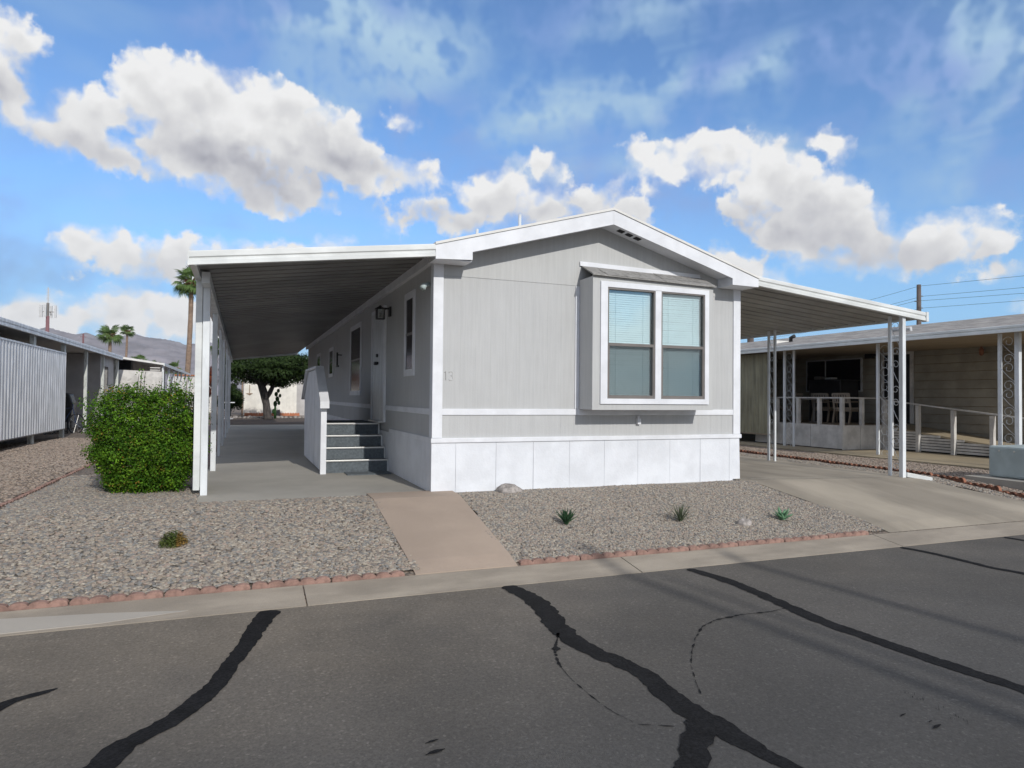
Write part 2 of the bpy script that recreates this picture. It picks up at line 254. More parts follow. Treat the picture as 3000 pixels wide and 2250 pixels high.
# gravel ground under and beyond the loose stones
def gravelmat(name, cols, scale, dark=.35):
    m_ = bpy.data.materials.new(name); m_.use_nodes = True; t, b = tn(m_); b.inputs['Roughness'].default_value = .9
    c = t.nodes.new('ShaderNodeTexCoord'); v = t.nodes.new('ShaderNodeTexVoronoi'); v.inputs['Scale'].default_value = scale; v.inputs['Randomness'].default_value = 1
    n0 = t.nodes.new('ShaderNodeTexNoise'); n0.inputs['Scale'].default_value = scale * .8; t.links.new(c.outputs['Object'], n0.inputs['Vector'])
    ad = t.nodes.new('ShaderNodeVectorMath'); ad.operation = 'MULTIPLY_ADD'; ad.inputs[1].default_value = (.6 / scale,) * 3; t.links.new(n0.outputs[1], ad.inputs[0]); t.links.new(c.outputs['Object'], ad.inputs[2]); t.links.new(ad.outputs[0], v.inputs['Vector'])
    s_ = t.nodes.new('ShaderNodeSeparateColor'); t.links.new(v.outputs['Color'], s_.inputs[0])
    cr = t.nodes.new('ShaderNodeValToRGB'); els = cr.color_ramp.elements
    while len(els) < len(cols): els.new(.5)
    for i, cc in enumerate(cols): els[i].position = i / (len(cols) - 1); els[i].color = (*cc, 1)
    t.links.new(s_.outputs[0], cr.inputs[0])
    r_ = t.nodes.new('ShaderNodeMapRange'); r_.inputs[1].default_value = .35; r_.inputs[2].default_value = .75; r_.inputs[3].default_value = 1; r_.inputs[4].default_value = dark; t.links.new(v.outputs['Distance'], r_.inputs[0])
    n = t.nodes.new('ShaderNodeTexNoise'); n.inputs['Scale'].default_value = .9; n.inputs['Detail'].default_value = 4; t.links.new(c.outputs['Object'], n.inputs['Vector'])
    r2 = t.nodes.new('ShaderNodeMapRange'); r2.inputs[1].default_value = .3; r2.inputs[2].default_value = .7; r2.inputs[3].default_value = .82; r2.inputs[4].default_value = 1.1; t.links.new(n.outputs[0], r2.inputs[0])
    mu = t.nodes.new('ShaderNodeMath'); mu.operation = 'MULTIPLY'; t.links.new(r_.outputs[0], mu.inputs[0]); t.links.new(r2.outputs[0], mu.inputs[1])
    x = t.nodes.new('ShaderNodeVectorMath'); x.operation = 'SCALE'; t.links.new(cr.outputs[0], x.inputs[0]); t.links.new(mu.outputs[0], x.inputs[3]); t.links.new(x.outputs[0], b.inputs['Base Color'])
    bp = t.nodes.new('ShaderNodeBump'); bp.inputs['Strength'].default_value = .8; bp.inputs['Distance'].default_value = .35 / scale; bp.invert = True; t.links.new(v.outputs['Distance'], bp.inputs['Height']); t.links.new(bp.outputs[0], b.inputs['Normal'])
    return m_
RIV = [(.16, .152, .143), (.27, .225, .18), (.28, .23, .185), (.215, .208, .195), (.30, .26, .21), (.18, .155, .135), (.34, .305, .255)]
PNK = [(.17, .135, .11), (.28, .22, .175), (.33, .26, .205), (.23, .19, .155), (.31, .265, .22)]
M_['gbase'] = gravelmat('gravel_river_base', RIV, 22)
M_['ground'] = gravelmat('gravel_brown_ground', PNK, 26)
def stonemat(name, cols):
    m_ = bpy.data.materials.new(name); m_.use_nodes = True; t, b = tn(m_); b.inputs['Roughness'].default_value = .75
    oi = t.nodes.new('ShaderNodeObjectInfo'); cr = t.nodes.new('ShaderNodeValToRGB'); els = cr.color_ramp.elements; cr.color_ramp.interpolation = 'CONSTANT'
    while len(els) < len(cols): els.new(.5)
    for i, cc in enumerate(cols): els[i].position = i / len(cols); els[i].color = (*cc, 1)
    t.links.new(oi.outputs['Random'], cr.inputs[0])
    n = t.nodes.new('ShaderNodeTexNoise'); n.inputs['Scale'].default_value = 1.6; n.inputs['Detail'].default_value = 4; c = t.nodes.new('ShaderNodeTexCoord'); t.links.new(c.outputs['Object'], n.inputs['Vector'])
    r_ = t.nodes.new('ShaderNodeMapRange'); r_.inputs[1].default_value = .3; r_.inputs[2].default_value = .7; r_.inputs[3].default_value = .90; r_.inputs[4].default_value = 1.22; t.links.new(n.outputs[0], r_.inputs[0])
    x = t.nodes.new('ShaderNodeVectorMath'); x.operation = 'SCALE'; t.links.new(cr.outputs[0], x.inputs[0]); t.links.new(r_.outputs[0], x.inputs[3]); t.links.new(x.outputs[0], b.inputs['Base Color']); return m_
M_['stones'] = stonemat('river_stones', RIV + [(.29, .245, .20), (.265, .235, .20), (.37, .33, .27), (.20, .195, .185), (.30, .235, .195)])
M_['stones_p'] = stonemat('brown_stones', PNK + [(.30, .24, .2), (.36, .29, .24)])

# ------------------------------------------------------------------ mesh helpers
class MB:
    def __init__(s): s.v = []; s.f = []
    def add(s, vs, fs):
        o = len(s.v); s.v += [tuple(p) for p in vs]; s.f += [tuple(i + o for i in f) for f in fs]; return s
    def box(s, x0, x1, y0, y1, z0, z1):
        if x0 > x1: x0, x1 = x1, x0
        if y0 > y1: y0, y1 = y1, y0
        if z0 > z1: z0, z1 = z1, z0
        return s.add([(x0,y0,z0),(x1,y0,z0),(x1,y1,z0),(x0,y1,z0),(x0,y0,z1),(x1,y0,z1),(x1,y1,z1),(x0,y1,z1)],
                     [(0,3,2,1),(4,5,6,7),(0,1,5,4),(1,2,6,5),(2,3,7,6),(3,0,4,7)])
    def prism(s, pts, ext):
        """closed polygon pts (3-D) swept along ext"""
        n = len(pts); e = Vector(ext); a = [Vector(p) for p in pts]; b = [p + e for p in a]
        nrm = Vector((0, 0, 0))
        for i in range(n): nrm += a[i].cross(a[(i + 1) % n])
        if nrm.dot(e) > 0: a = a[::-1]; b = b[::-1]
        return s.add(a + b, [tuple(range(n)), tuple(range(2 * n - 1, n - 1, -1))] + [(i, i + n, (i + 1) % n + n, (i + 1) % n) for i in range(n)])
    def quad(s, *p): return s.add(p, [tuple(range(len(p)))])
    def tube(s, pts, r, n=8, caps=True):
        pts = [Vector(p) for p in pts]; rs = r if isinstance(r, (list, tuple)) else [r] * len(pts); o = len(s.v); u = None
        for i, p in enumerate(pts):
            t = (pts[min(i + 1, len(pts) - 1)] - pts[max(i - 1, 0)])
            t = t.normalized() if t.length > 1e-9 else Vector((0, 0, 1))
            if u is None: u = t.orthogonal().normalized()
            else:
                u = u - t * u.dot(t); u = u.normalized() if u.length > 1e-6 else t.orthogonal().normalized()
            w = t.cross(u)
            for k in range(n):
                a = 2 * math.pi * k / n; s.v.append(tuple(p + (u * math.cos(a) + w * math.sin(a)) * rs[i]))
        for i in range(len(pts) - 1):
            for k in range(n):
                a = o + i * n + k; b = o + i * n + (k + 1) % n; s.f.append((a, b, b + n, a + n))
        if caps: s.f.append(tuple(o + k for k in range(n))[::-1]); s.f.append(tuple(o + (len(pts) - 1) * n + k for k in range(n)))
        return s
    def lathe(s, prof, c=(0, 0, 0), n=16):
        o = len(s.v)
        for (r, z) in prof:
            for k in range(n): a = 2 * math.pi * k / n; s.v.append((c[0] + r * math.cos(a), c[1] + r * math.sin(a), c[2] + z))
        for i in range(len(prof) - 1):
            for k in range(n): a = o + i * n + k; b = o + i * n + (k + 1) % n; s.f.append((a, b, b + n, a + n))
        s.f.append(tuple(o + k for k in range(n))[::-1]); s.f.append(tuple(o + (len(prof) - 1) * n + k for k in range(n)))
        return s
    def beam(s, a, b, w, h):
        """box section bar from a to b, w across (horizontal), h up"""
        a = Vector(a); b = Vector(b); t = (b - a).normalized(); sd = t.cross(Vector((0, 0, 1)))
        sd = sd.normalized() if sd.length > 1e-5 else Vector((1, 0, 0)); u = sd.cross(t)
        c = [sd * (-w / 2) + u * (-h / 2), sd * (w / 2) + u * (-h / 2), sd * (w / 2) + u * (h / 2), sd * (-w / 2) + u * (h / 2)]
        return s.add([a + k for k in c] + [b + k for k in c], [(0, 1, 2, 3), (7, 6, 5, 4), (0, 4, 5, 1), (1, 5, 6, 2), (2, 6, 7, 3), (3, 7, 4, 0)])
    def blob(s, c, r, seed=0, amp=.15, sub=2, fr=1.5):
        bm = bmesh.new(); bmesh.ops.create_icosphere(bm, subdivisions=sub, radius=1)
        o = len(s.v)
        for q in bm.verts:
            k = 1 + amp * 2 * noise.noise(q.co * fr + Vector((seed * 7.1, seed * 3.3, seed)))
            s.v.append((c[0] + q.co.x * r[0] * k, c[1] + q.co.y * r[1] * k, c[2] + q.co.z * r[2] * k))
        for f in bm.faces: s.f.append(tuple(o + q.index for q in f.verts))
        bm.free(); return s

def build(name, mb, m_, parent=None, smooth=False, bevel=0, loc=(0, 0, 0), tint=None):
    me = bpy.data.meshes.new(name); L = Vector(loc)
    if parent is not None and loc == (0, 0, 0): L = root_of(parent)
    me.from_pydata([tuple(Vector(p) - L) for p in mb.v], [], mb.f); me.update()
    bm = bmesh.new(); bm.from_mesh(me); bmesh.ops.recalc_face_normals(bm, faces=bm.faces); bm.to_mesh(me); bm.free()
    me.materials.append(M_[m_] if isinstance(m_, str) else m_)
    if smooth: me.polygons.foreach_set('use_smooth', [True] * len(me.polygons))
    o = bpy.data.objects.new(name, me); COL.objects.link(o)
    if parent is not None: o.parent = parent
    else: o.location = L
    if bevel:
        b = o.modifiers.new('bevel', 'BEVEL'); b.width = bevel; b.segments = 2; b.limit_method = 'ANGLE'; b.angle_limit = R(40)
    return o
def root_of(o):
    L = Vector(o.location)
    while o.parent: o = o.parent; L = L + o.location
    return L
def tag(o, label, cat, group=None):
    o['label'] = label; o['category'] = cat
    if group: o['group'] = group
    return o
def thing(name, label, cat, loc, group=None, rz=0):
    o = bpy.data.objects.new(name, None); COL.objects.link(o); o.location = loc; o.empty_display_size = .2; o.rotation_euler = (0, 0, rz)
    return tag(o, label, cat, group)
def solo(name, mb, m_, label, cat, loc, group=None, **kw):
    return tag(build(name, mb, m_, None, loc=loc, **kw), label, cat, group)
def struct(name, mb, m_, **kw):
    o = build(name, mb, m_, None, **kw); o['kind'] = 'structure'; return o
def clone(root, loc=None, label=None, rz=None):
    c = root.copy(); COL.objects.link(c)
    if loc is not None: c.location = loc
    if rz is not None: c.rotation_euler = (0, 0, rz)
    if label: c['label'] = label
    for ch in root.children:
        d = ch.copy(); COL.objects.link(d); d.parent = c
        for g in ch.children: e = g.copy(); COL.objects.link(e); e.parent = d
    return c

# leaves: numpy-built folded quads with a per-leaf tint
def leaves(name, m_, pos, nrm, size, parent=None, loc=(0, 0, 0), tintvar=.25, seed=1, aspect=.5, tint=None):
    rg = np.random.default_rng(seed); n = len(pos); L = np.array(root_of(parent)) if parent is not None else np.array(loc, float)
    pos = pos - L; nrm = nrm / (np.linalg.norm(nrm, axis=1, keepdims=True) + 1e-9)
    r_ = rg.normal(size=(n, 3)); t = np.cross(nrm, r_); t /= np.linalg.norm(t, axis=1, keepdims=True) + 1e-9; b = np.cross(nrm, t)
    sz = size * rg.uniform(.65, 1.35, (n, 1)); w = sz * aspect
    fold = nrm * sz * .12
    p = np.stack([pos - t * sz * .5, pos + b * w * .5 + fold, pos + t * sz * .5, pos - b * w * .5 + fold], 1)
    me = bpy.data.meshes.new(name); me.vertices.add(n * 4); me.vertices.foreach_set('co', p.reshape(-1))
    me.loops.add(n * 4); me.loops.foreach_set('vertex_index', np.arange(n * 4, dtype=np.int32))
    me.polygons.add(n); me.polygons.foreach_set('loop_start', np.arange(0, n * 4, 4, dtype=np.int32)); me.polygons.foreach_set('loop_total', np.full(n, 4, np.int32))
    me.update(calc_edges=True); me.validate()
    tv = np.ones((n, 4)); tv[:, :3] = rg.uniform(1 - tintvar, 1 + tintvar, (n, 1))
    if tint is not None: tv[:, :3] *= tint
    a = me.attributes.new('tint', 'FLOAT_COLOR', 'POINT'); a.data.foreach_set('color', np.repeat(tv, 4, axis=0).reshape(-1))
    me.materials.append(M_[m_]); o = bpy.data.objects.new(name, me); COL.objects.link(o)
    if parent is not None: o.parent = parent
    else: o.location = L
    return o
def settint(o, c=(1, 1, 1)):
    me = o.data; a = me.attributes.new('tint', 'FLOAT_COLOR', 'POINT'); a.data.foreach_set('color', [*c, 1] * len(me.vertices)); return o

# ------------------------------------------------------------------ terrain
def sstep(a, b, x): t = min(1, max(0, (x - a) / (b - a))); return t * t * (3 - 2 * t)
def lerp(a, b, t): return a + (b - a) * t
def gz(x, y):
    if y < 5.6: return -.02 if y > -8.0 else .02
    if y < 6.0: return .06 * (y - 5.6) / .4 - .012
    k = min(1, max(0, (x - 7.5) / 3.0)); sl = lerp(.155, .112, k); pl = lerp(.395, .325, k)
    if x > 11: pl = lerp(.325, .26, min(1, (x - 11) / 1.0)); sl = lerp(.112, .085, min(1, (x - 11)))
    return min(.06 + (y - 6.0) * sl, pl)
xs = [-5000, -1500, -400, -120, -60, -35, -20] + [-14 + .25 * i for i in range(130)] + [19, 22, 30, 60, 120, 400, 1500, 5000]
ys = [-3000, -400, -80, -20, -8.01, -7.99, 0, 3, 5.59, 5.61, 5.8, 6.0] + [6.25 + .25 * i for i in range(24)] + [12.5 + i for i in range(30)] + [50, 70, 120, 400, 1500, 6000]
g = MB(); g.v = [(x, y, gz(x, y)) for y in ys for x in xs]; nx = len(xs)
g.f = [(j * nx + i, j * nx + i + 1, (j + 1) * nx + i + 1, (j + 1) * nx + i) for j in range(len(ys) - 1) for i in range(nx - 1)]
struct('ground', g, 'ground', smooth=True)

road = MB(); road.quad((-80, -8, 0), (90, -8, 0), (90, 5.6, 0), (-80, 5.6, 0)); struct('road', road, 'asphalt')
# ribbons of black crack sealer
def ribbon(name, pts, ws, wob=.10, seed=0, step=.03):
    P = [Vector((p[0], p[1], 0)) for p in pts]; out = []; rr = random.Random(seed)
    cum = [0]
    for i in range(1, len(P)): cum.append(cum[-1] + (P[i] - P[i - 1]).length)
    n = max(4, int(cum[-1] / step)); v = []
    def at(s):
        for i in range(1, len(P)):
            if s <= cum[i] or i == len(P) - 1:
                t = (s - cum[i - 1]) / max(1e-6, cum[i] - cum[i - 1]); t = min(1, max(0, t))
                p0 = P[max(0, i - 2)]; p1 = P[i - 1]; p2 = P[i]; p3 = P[min(len(P) - 1, i + 1)]
                q = .5 * ((2 * p1) + (p2 - p0) * t + (2 * p0 - 5 * p1 + 4 * p2 - p3) * t * t + (3 * p1 - p0 - 3 * p2 + p3) * t ** 3)
                return q, lerp(ws[i - 1], ws[i], t) if isinstance(ws, list) else ws
    pr = [at(cum[-1] * k / n) for k in range(n + 1)]
    for k, (p, w) in enumerate(pr):
        t = (pr[min(n, k + 1)][0] - pr[max(0, k - 1)][0]).normalized(); sd = Vector((-t.y, t.x, 0))
        e = sstep(0, .05, k * cum[-1] / n) * sstep(0, .05, (n - k) * cum[-1] / n); e = .25 + .75 * e
        a = w / 2 * e * (1 + wob * 2 * noise.noise(Vector((p.x * 9, p.y * 9, seed))) + rr.uniform(-.10, .10)); b = w / 2 * e * (1 + wob * 2 * noise.noise(Vector((p.x * 9, p.y * 9, seed + 9))) + rr.uniform(-.10, .10))
        v += [(p.x + sd.x * a, p.y + sd.y * a, .004), (p.x - sd.x * b, p.y - sd.y * b, .004)]
    return v, [(2 * k, 2 * k + 1, 2 * k + 3, 2 * k + 2) for k in range(n)]
tar = MB()
tar.add(*ribbon('a', [(2.17, 5.59), (2.24, 5.14), (2.17, 4.63), (2.12, 4.25), (2.15, 3.97), (2.22, 3.75), (2.26, 3.51), (2.23, 3.23), (2.23, 3.03), (2.25, 2.84), (2.27, 2.69), (2.29, 2.53), (2.34, 2.3), (2.4, 1.7)], [.14, .18, .17, .16, .15, .14, .14, .15, .15, .19, .13, .09, .08, .08], wob=.16, seed=1))
tar.add(*[(lambda v, f: ([(a, b, .0055) for a, b, c in v], f))(*ribbon('a2', [(2.20, 2.95), (2.13, 2.82), (2.03, 2.72), (1.90, 2.58), (1.72, 2.40), (1.4, 2.1)], [.12, .15, .15, .14, .13, .12], wob=.2, seed=2))][0])
tar.add(*ribbon('b', [(4.05, 5.55), (4.12, 5.13), (4.12, 4.75), (4.08, 4.32), (4.05, 3.84), (4.08, 3.49), (4.11, 3.15), (4.2, 2.4), (4.2, 1)], [.10, .13, .12, .13, .14, .13, .13, .12, .12], wob=.15, seed=3))
tar.add(*ribbon('c', [(6.91, 5.56), (6.97, 5.32), (6.97, 4.9), (6.95, 4.58), (7.01, 4.31), (7.1, 3.4), (7.2, 1.5)], .085, seed=4))
tar.add(*ribbon('c2', [(8.65, 5.55), (8.68, 5.34), (8.75, 4.6), (8.9, 2.5)], .085, seed=5))
tar.add(*ribbon('d', [(.25, 5.56), (.16, 5.33), (.06, 4.89), (-.03, 4.56), (-.11, 4.25), (-.2, 4.05), (-.3, 3.87), (-.4, 3.75), (-.49, 3.66), (-.54, 3.53), (-.60, 3.38), (-.7, 3.0)], [.17, .15, .12, .11, .12, .13, .12, .12, .13, .15, .15, .15], seed=6))
tar.add(*ribbon('e', [(-.93, 4.50), (-1.00, 4.455), (-1.08, 4.42), (-1.15, 4.34), (-1.3, 4.1)], [.035, .06, .07, .08, .08], wob=.3, seed=7))
def dashed(pts, w, seed, gaps=.35):
    rr = random.Random(seed)
    P = [Vector((p[0], p[1], 0)) for p in pts]
    for i in range(len(P) - 1):
        L = (P[i + 1] - P[i]).length; s = 0
        while s < L:
            l = rr.uniform(.02, .09); e = min(L, s + l); d = (P[i + 1] - P[i]).normalized()
            if e - s > .012: tar.add(*[(lambda v, f: (v, f))(*ribbon('x', [tuple((P[i] + d * s)[:2]), tuple((P[i] + d * (s + e) / 2)[:2]) if False else tuple((P[i] + d * ((s + e) / 2) + Vector((rr.uniform(-.004, .004), rr.uniform(-.004, .004), 0)))[:2]), tuple((P[i] + d * e)[:2])], w * rr.uniform(.5, 1.3), wob=.5, seed=seed + i, step=.008))][0])
            s = e + rr.uniform(0, .05) * (1 if rr.random() < gaps else .1)
dashed([(2.09, 4.35), (2.0, 4.2), (1.96, 4.13), (1.90, 4.0), (1.88, 3.95), (1.84, 3.79)], .055, 11, .15)
dashed([(1.84, 3.79), (1.82, 3.63), (1.82, 3.4), (1.83, 3.22), (1.85, 3.12), (1.89, 3.0), (2.1, 2.89)], .014, 12, .6)
dashed([(4.02, 4.25), (3.85, 4.22), (3.57, 4.24), (3.3, 4.2)], .034, 13, .1)
dashed([(3.3, 4.2), (3.12, 4.11), (2.95, 3.95)], .030, 14, .4)
dashed([(2.95, 3.95), (2.77, 3.75), (2.6, 3.53), (2.47, 3.3), (2.4, 3.16)], .012, 15, .8)
for (x, y, w) in [(.87, 3.2, .035), (.86, 3.1, .05), (3.25, 2.6, .03), (3.3, 2.45, .04), (3.32, 2.5, .02)]:
    tar.add(*ribbon('s', [(x - w, y - w * .3), (x, y), (x + w, y + w * .2)], w * .6, wob=.5, seed=int(x * 100), step=.008))
rr = random.Random(77)
for k in range(26):
    x = rr.gauss(3.50, .02); y = rr.uniform(2.40, 2.80); w = rr.uniform(.004, .012)
    tar.add(*ribbon('s', [(x - w, y - w * .8), (x, y), (x + w, y + w * .9)], w * rr.uniform(.7, 1.3), wob=.5, seed=k, step=.006))
struct('crack_sealer', tar, 'tar')

# gutter strip, seams cut as gaps with a darker bed under them
def slab(poly, th=.12):
    mb = MB(); n = len(poly); mb.add([(x, y, z) for x, y, z in poly] + [(x, y, z - th) for x, y, z in poly], [tuple(range(n)), tuple(range(2 * n - 1, n - 1, -1))] + [(i, i + n, (i + 1) % n + n, (i + 1) % n) for i in range(n)]); return mb
curb = MB(); seams = [-40, -21.6, -18.4, -15.2, -12, -9, -5.9, -2.7, .50, 3.55, 6.98, 10.1, 13.2, 16.3, 19.4, 22.5, 25.6, 60]
for a, b in zip(seams[:-1], seams[1:]):
    c = MB(); a += .006; b -= .006
    pts = [(a, 5.585, .006), (b, 5.585, .006), (b, 5.98, .062), (a, 5.98, .062)]
    s_ = slab(pts); curb.add(s_.v, s_.f)
struct('curb', curb, 'curb')
ap = slab([(-8, 5.60, .014), (-1.9, 5.60, .014), (-.9, 5.625, .016), (-.35, 5.70, .024), (-.9, 5.79, .037), (-1.6, 5.86, .047), (-8, 5.9, .053)], .03)
struct('patch_of_gutter', ap, mat('fresh_concrete', (.375, .345, .305), .85, .05, 2, .2, 120))

walk = MB()
wp = [(1.46, 5.985), (2.42, 5.985)]; ws_ = []
mbw = MB()
Ys = [5.985, 6.25, 6.5, 6.75, 7.0, 7.25, 7.5, 7.75, 8.0, 8.15, 8.3, 8.64]
for y in Ys:
    t = (y - 5.985) / 2.6; xl = lerp(1.46, 1.47, t); xr = lerp(2.44, 2.56, t); z = min(.063 + (y - 5.985) * .157, .405) + .026
    if y < 6.2: z = .070 + (y - 5.985) * .15
    ws_.append((xl, xr, y, z))
for i in range(len(ws_) - 1):
    a = ws_[i]; b = ws_[i + 1]; s_ = slab([(a[0], a[2], a[3]), (a[1], a[2], a[3]), (b[1], b[2], b[3]), (b[0], b[2], b[3])], .1); mbw.add(s_.v, s_.f)
struct('walkway', mbw, 'walk')
ps = MB().box(-.5, 2.5, 8.65, 30.6, .25, .405); struct('porch_slab', ps, 'concrete', bevel=.006)
struct('side_path', MB().box(-1.55, -.52, 9.9, 36, .2, .401), 'paver')
dm = MB()
dy = [5.985, 6.25, 6.5, 6.75, 7.0, 7.25, 7.5, 7.75, 8.0, 8.25, 8.43]; dl = [7.27 - .19 * ((y - 5.985) / 2.445) ** 1.4 for y in dy]; dr = [10.68 + .42 * ((8.43 - y) / 2.445) ** 2 for y in dy]
for i in range(len(dy) - 1):
    q = []
    def zz(x, y): return gz(x, y) + .030 if y > 6 else .066
    xsn = 8
    for k in range(xsn):
        xa = lerp(dl[i], dr[i], k / xsn); xb = lerp(dl[i], dr[i], (k + 1) / xsn); xc = lerp(dl[i + 1], dr[i + 1], (k + 1) / xsn); xd = lerp(dl[i + 1], dr[i + 1], k / xsn)
        dm.quad((xa, dy[i], zz(xa, dy[i])), (xb, dy[i], zz(xb, dy[i])), (xc, dy[i + 1], zz(xc, dy[i + 1])), (xd, dy[i + 1], zz(xd, dy[i + 1])))
for k in range(8):
    xa = lerp(7.05, 10.68, k / 8); xb = lerp(7.05, 10.68, (k + 1) / 8)
    for (y0, y1) in ((8.445, 11.5), (11.51, 15), (15, 24)):
        dm.quad((xa, y0, gz(xa, 9) + .030), (xb, y0, gz(xb, 9) + .030), (xb, y1, gz(xb, 9) + .030), (xa, y1, gz(xa, 9) + .030))
for k in range(len(dy) - 1):
    for q in (dl, dr): dm.quad((q[k], dy[k], zz(q[k], dy[k])), (q[k + 1], dy[k + 1], zz(q[k + 1], dy[k + 1])), (q[k + 1], dy[k + 1], -.05), (q[k], dy[k], -.05))
struct('driveway', dm, 'drive', smooth=False)
jm = MB(); 
for k in range(8):
    xa = lerp(7.3, 10.68, k / 8); xb = lerp(7.3, 10.68, (k + 1) / 8)
    jm.quad((xa, 8.425, gz(xa, 9) + .0335), (xb, 8.425, gz(xb, 9) + .0335), (xb, 8.447, gz(xb, 9) + .0335), (xa, 8.447, gz(xa, 9) + .0335))
struct('driveway_joint', jm, mat('joint_filler', (.62, .57, .48), .8, .1, 10))
struct('foundation_strip', MB().box(2.5, 7.1, 8.44, 8.6, .2, .402), 'concrete')
struct('patio_slab', MB().box(14.1, 18.0, 3.0, 26, .1, .305), 'slabn', bevel=.01)

# ---- loose gravel: real stones scattered over the beds
def stones(name, poly, z, dens, smin, smax, m_, seed, flat=.5, basemat=None):
    """poly: list of (x, y); the bed surface follows the terrain"""
    mb = MB(); x0 = min(p[0] for p in poly); x1 = max(p[0] for p in poly); y0 = min(p[1] for p in poly); y1 = max(p[1] for p in poly); st = .125
    def inside(x, y):
        c = False; n = len(poly)
        for i in range(n):
            ax, ay = poly[i]; bx, by = poly[i - 1]
            if (ay > y) != (by > y) and x < (bx - ax) * (y - ay) / (by - ay) + ax: c = not c
        return c
    nx_ = int((x1 - x0) / st); ny_ = int((y1 - y0) / st)
    for j in range(ny_):
        for i in range(nx_):
            cx = x0 + (i + .5) * st; cy = y0 + (j + .5) * st
            if inside(cx, cy):
                a, b, c, d = cx - st / 2, cx + st / 2, cy - st / 2, cy + st / 2
                def h(x, y): return gz(x, y) + z + .018 * noise.noise(Vector((x * 1.7, y * 1.7, seed)))
                mb.quad((a, c, h(a, c)), (b, c, h(b, c)), (b, d, h(b, d)), (a, d, h(a, d)))
    o = build(name, mb, basemat or 'gbase'); o.data.materials.append(M_[m_]); o['kind'] = 'stuff'
    ng = bpy.data.node_groups.new(name + '_nodes', 'GeometryNodeTree'); ng.interface.new_socket('Geometry', in_out='INPUT', socket_type='NodeSocketGeometry'); ng.interface.new_socket('Geometry', in_out='OUTPUT', socket_type='NodeSocketGeometry')
    A = ng.nodes.new; gi = A('NodeGroupInput'); go = A('NodeGroupOutput'); L = ng.links.new
    mrg = A('GeometryNodeMergeByDistance'); L(gi.outputs[0], mrg.inputs[0])
    dp = A('GeometryNodeDistributePointsOnFaces'); dp.inputs['Density'].default_value = dens; dp.inputs['Seed'].default_value = seed; L(mrg.outputs[0], dp.inputs['Mesh'])
    ico = A('GeometryNodeMeshIcoSphere'); ico.inputs['Radius'].default_value = .5; ico.inputs['Subdivisions'].default_value = 2
    sp = A('GeometryNodeSetPosition'); nz = A('ShaderNodeTexNoise'); nz.inputs['Scale'].default_value = 1.7; nz.inputs['Detail'].default_value = 1
    sb = A('ShaderNodeVectorMath'); sb.operation = 'SUBTRACT'; sb.inputs[1].default_value = (.5, .5, .5); L(nz.outputs[1], sb.inputs[0])
    sc = A('ShaderNodeVectorMath'); sc.operation = 'SCALE'; sc.inputs[3].default_value = .55; L(sb.outputs[0], sc.inputs[0])
    L(ico.outputs[0], sp.inputs[0]); L(sc.outputs[0], sp.inputs['Offset'])
    sm = A('GeometryNodeSetShadeSmooth'); L(sp.outputs[0], sm.inputs[0]); smt = A('GeometryNodeSetMaterial'); smt.inputs['Material'].default_value = M_[m_]; L(sm.outputs[0], smt.inputs[0])
    ip = A('GeometryNodeInstanceOnPoints'); L(dp.outputs[0], ip.inputs[0]); L(smt.outputs[0], ip.inputs['Instance'])
    rr = A('FunctionNodeRandomValue'); rr.data_type = 'FLOAT_VECTOR'; rr.inputs[0].default_value = (-.35, -.35, 0); rr.inputs[1].default_value = (.35, .35, 6.28); rr.inputs['Seed'].default_value = seed + 1; L(rr.outputs[0], ip.inputs['Rotation'])
    rs = A('FunctionNodeRandomValue'); rs.data_type = 'FLOAT_VECTOR'; rs.inputs[0].default_value = (smin, smin * .7, smin * flat); rs.inputs[1].default_value = (smax, smax * .85, smax * flat); rs.inputs['Seed'].default_value = seed + 2
    L(rs.outputs[0], ip.inputs['Scale'])
    jn = A('GeometryNodeJoinGeometry'); L(ip.outputs[0], jn.inputs[0]); L(gi.outputs[0], jn.inputs[0]); L(jn.outputs[0], go.inputs[0])
    md = o.modifiers.new('stones', 'NODES'); md.node_group = ng
    return o
stones('river_gravel', [(-2.36, 6.06), (1.56, 6.06), (1.56, 8.62), (-.52, 8.62), (-.52, 9.9), (-1.56, 9.9), (-1.56, 12.0), (-2.36, 12)], .016, 1750, .025, .064, 'stones', 3, .45)
stones('river_gravel', [(2.42, 6.06), (7.33, 6.06), (7.28, 7.0), (7.14, 8.44), (2.53, 8.44)], .016, 3000, .018, .043, 'stones', 5, .62)
stones('brown_gravel', [(-6.5, 6.1), (-2.5, 6.1), (-2.5, 22), (-4.6, 22), (-6.5, 16)], .012, 420, .03, .06, 'stones_p', 7, .45, 'ground')
stones('side_gravel', [(10.98, 6.2), (11.3, 6.2), (12.1, 15), (12.1, 20), (10.75, 20), (10.75, 8.2)], .012, 900, .022, .055, 'stones', 8, .6, 'gbase')
stones('brown_gravel', [(11.5, 6.2), (14.05, 6.2), (14.05, 20), (12.3, 20), (12.25, 15)], .012, 450, .025, .055, 'stones_p', 9, .55, 'ground')

stones('gravel_debris', [(-2.2, 5.72), (.3, 5.72), (.3, 5.94), (-2.2, 5.94)], .0, 60, .008, .022, 'stones_p', 21, .6, 'curb')
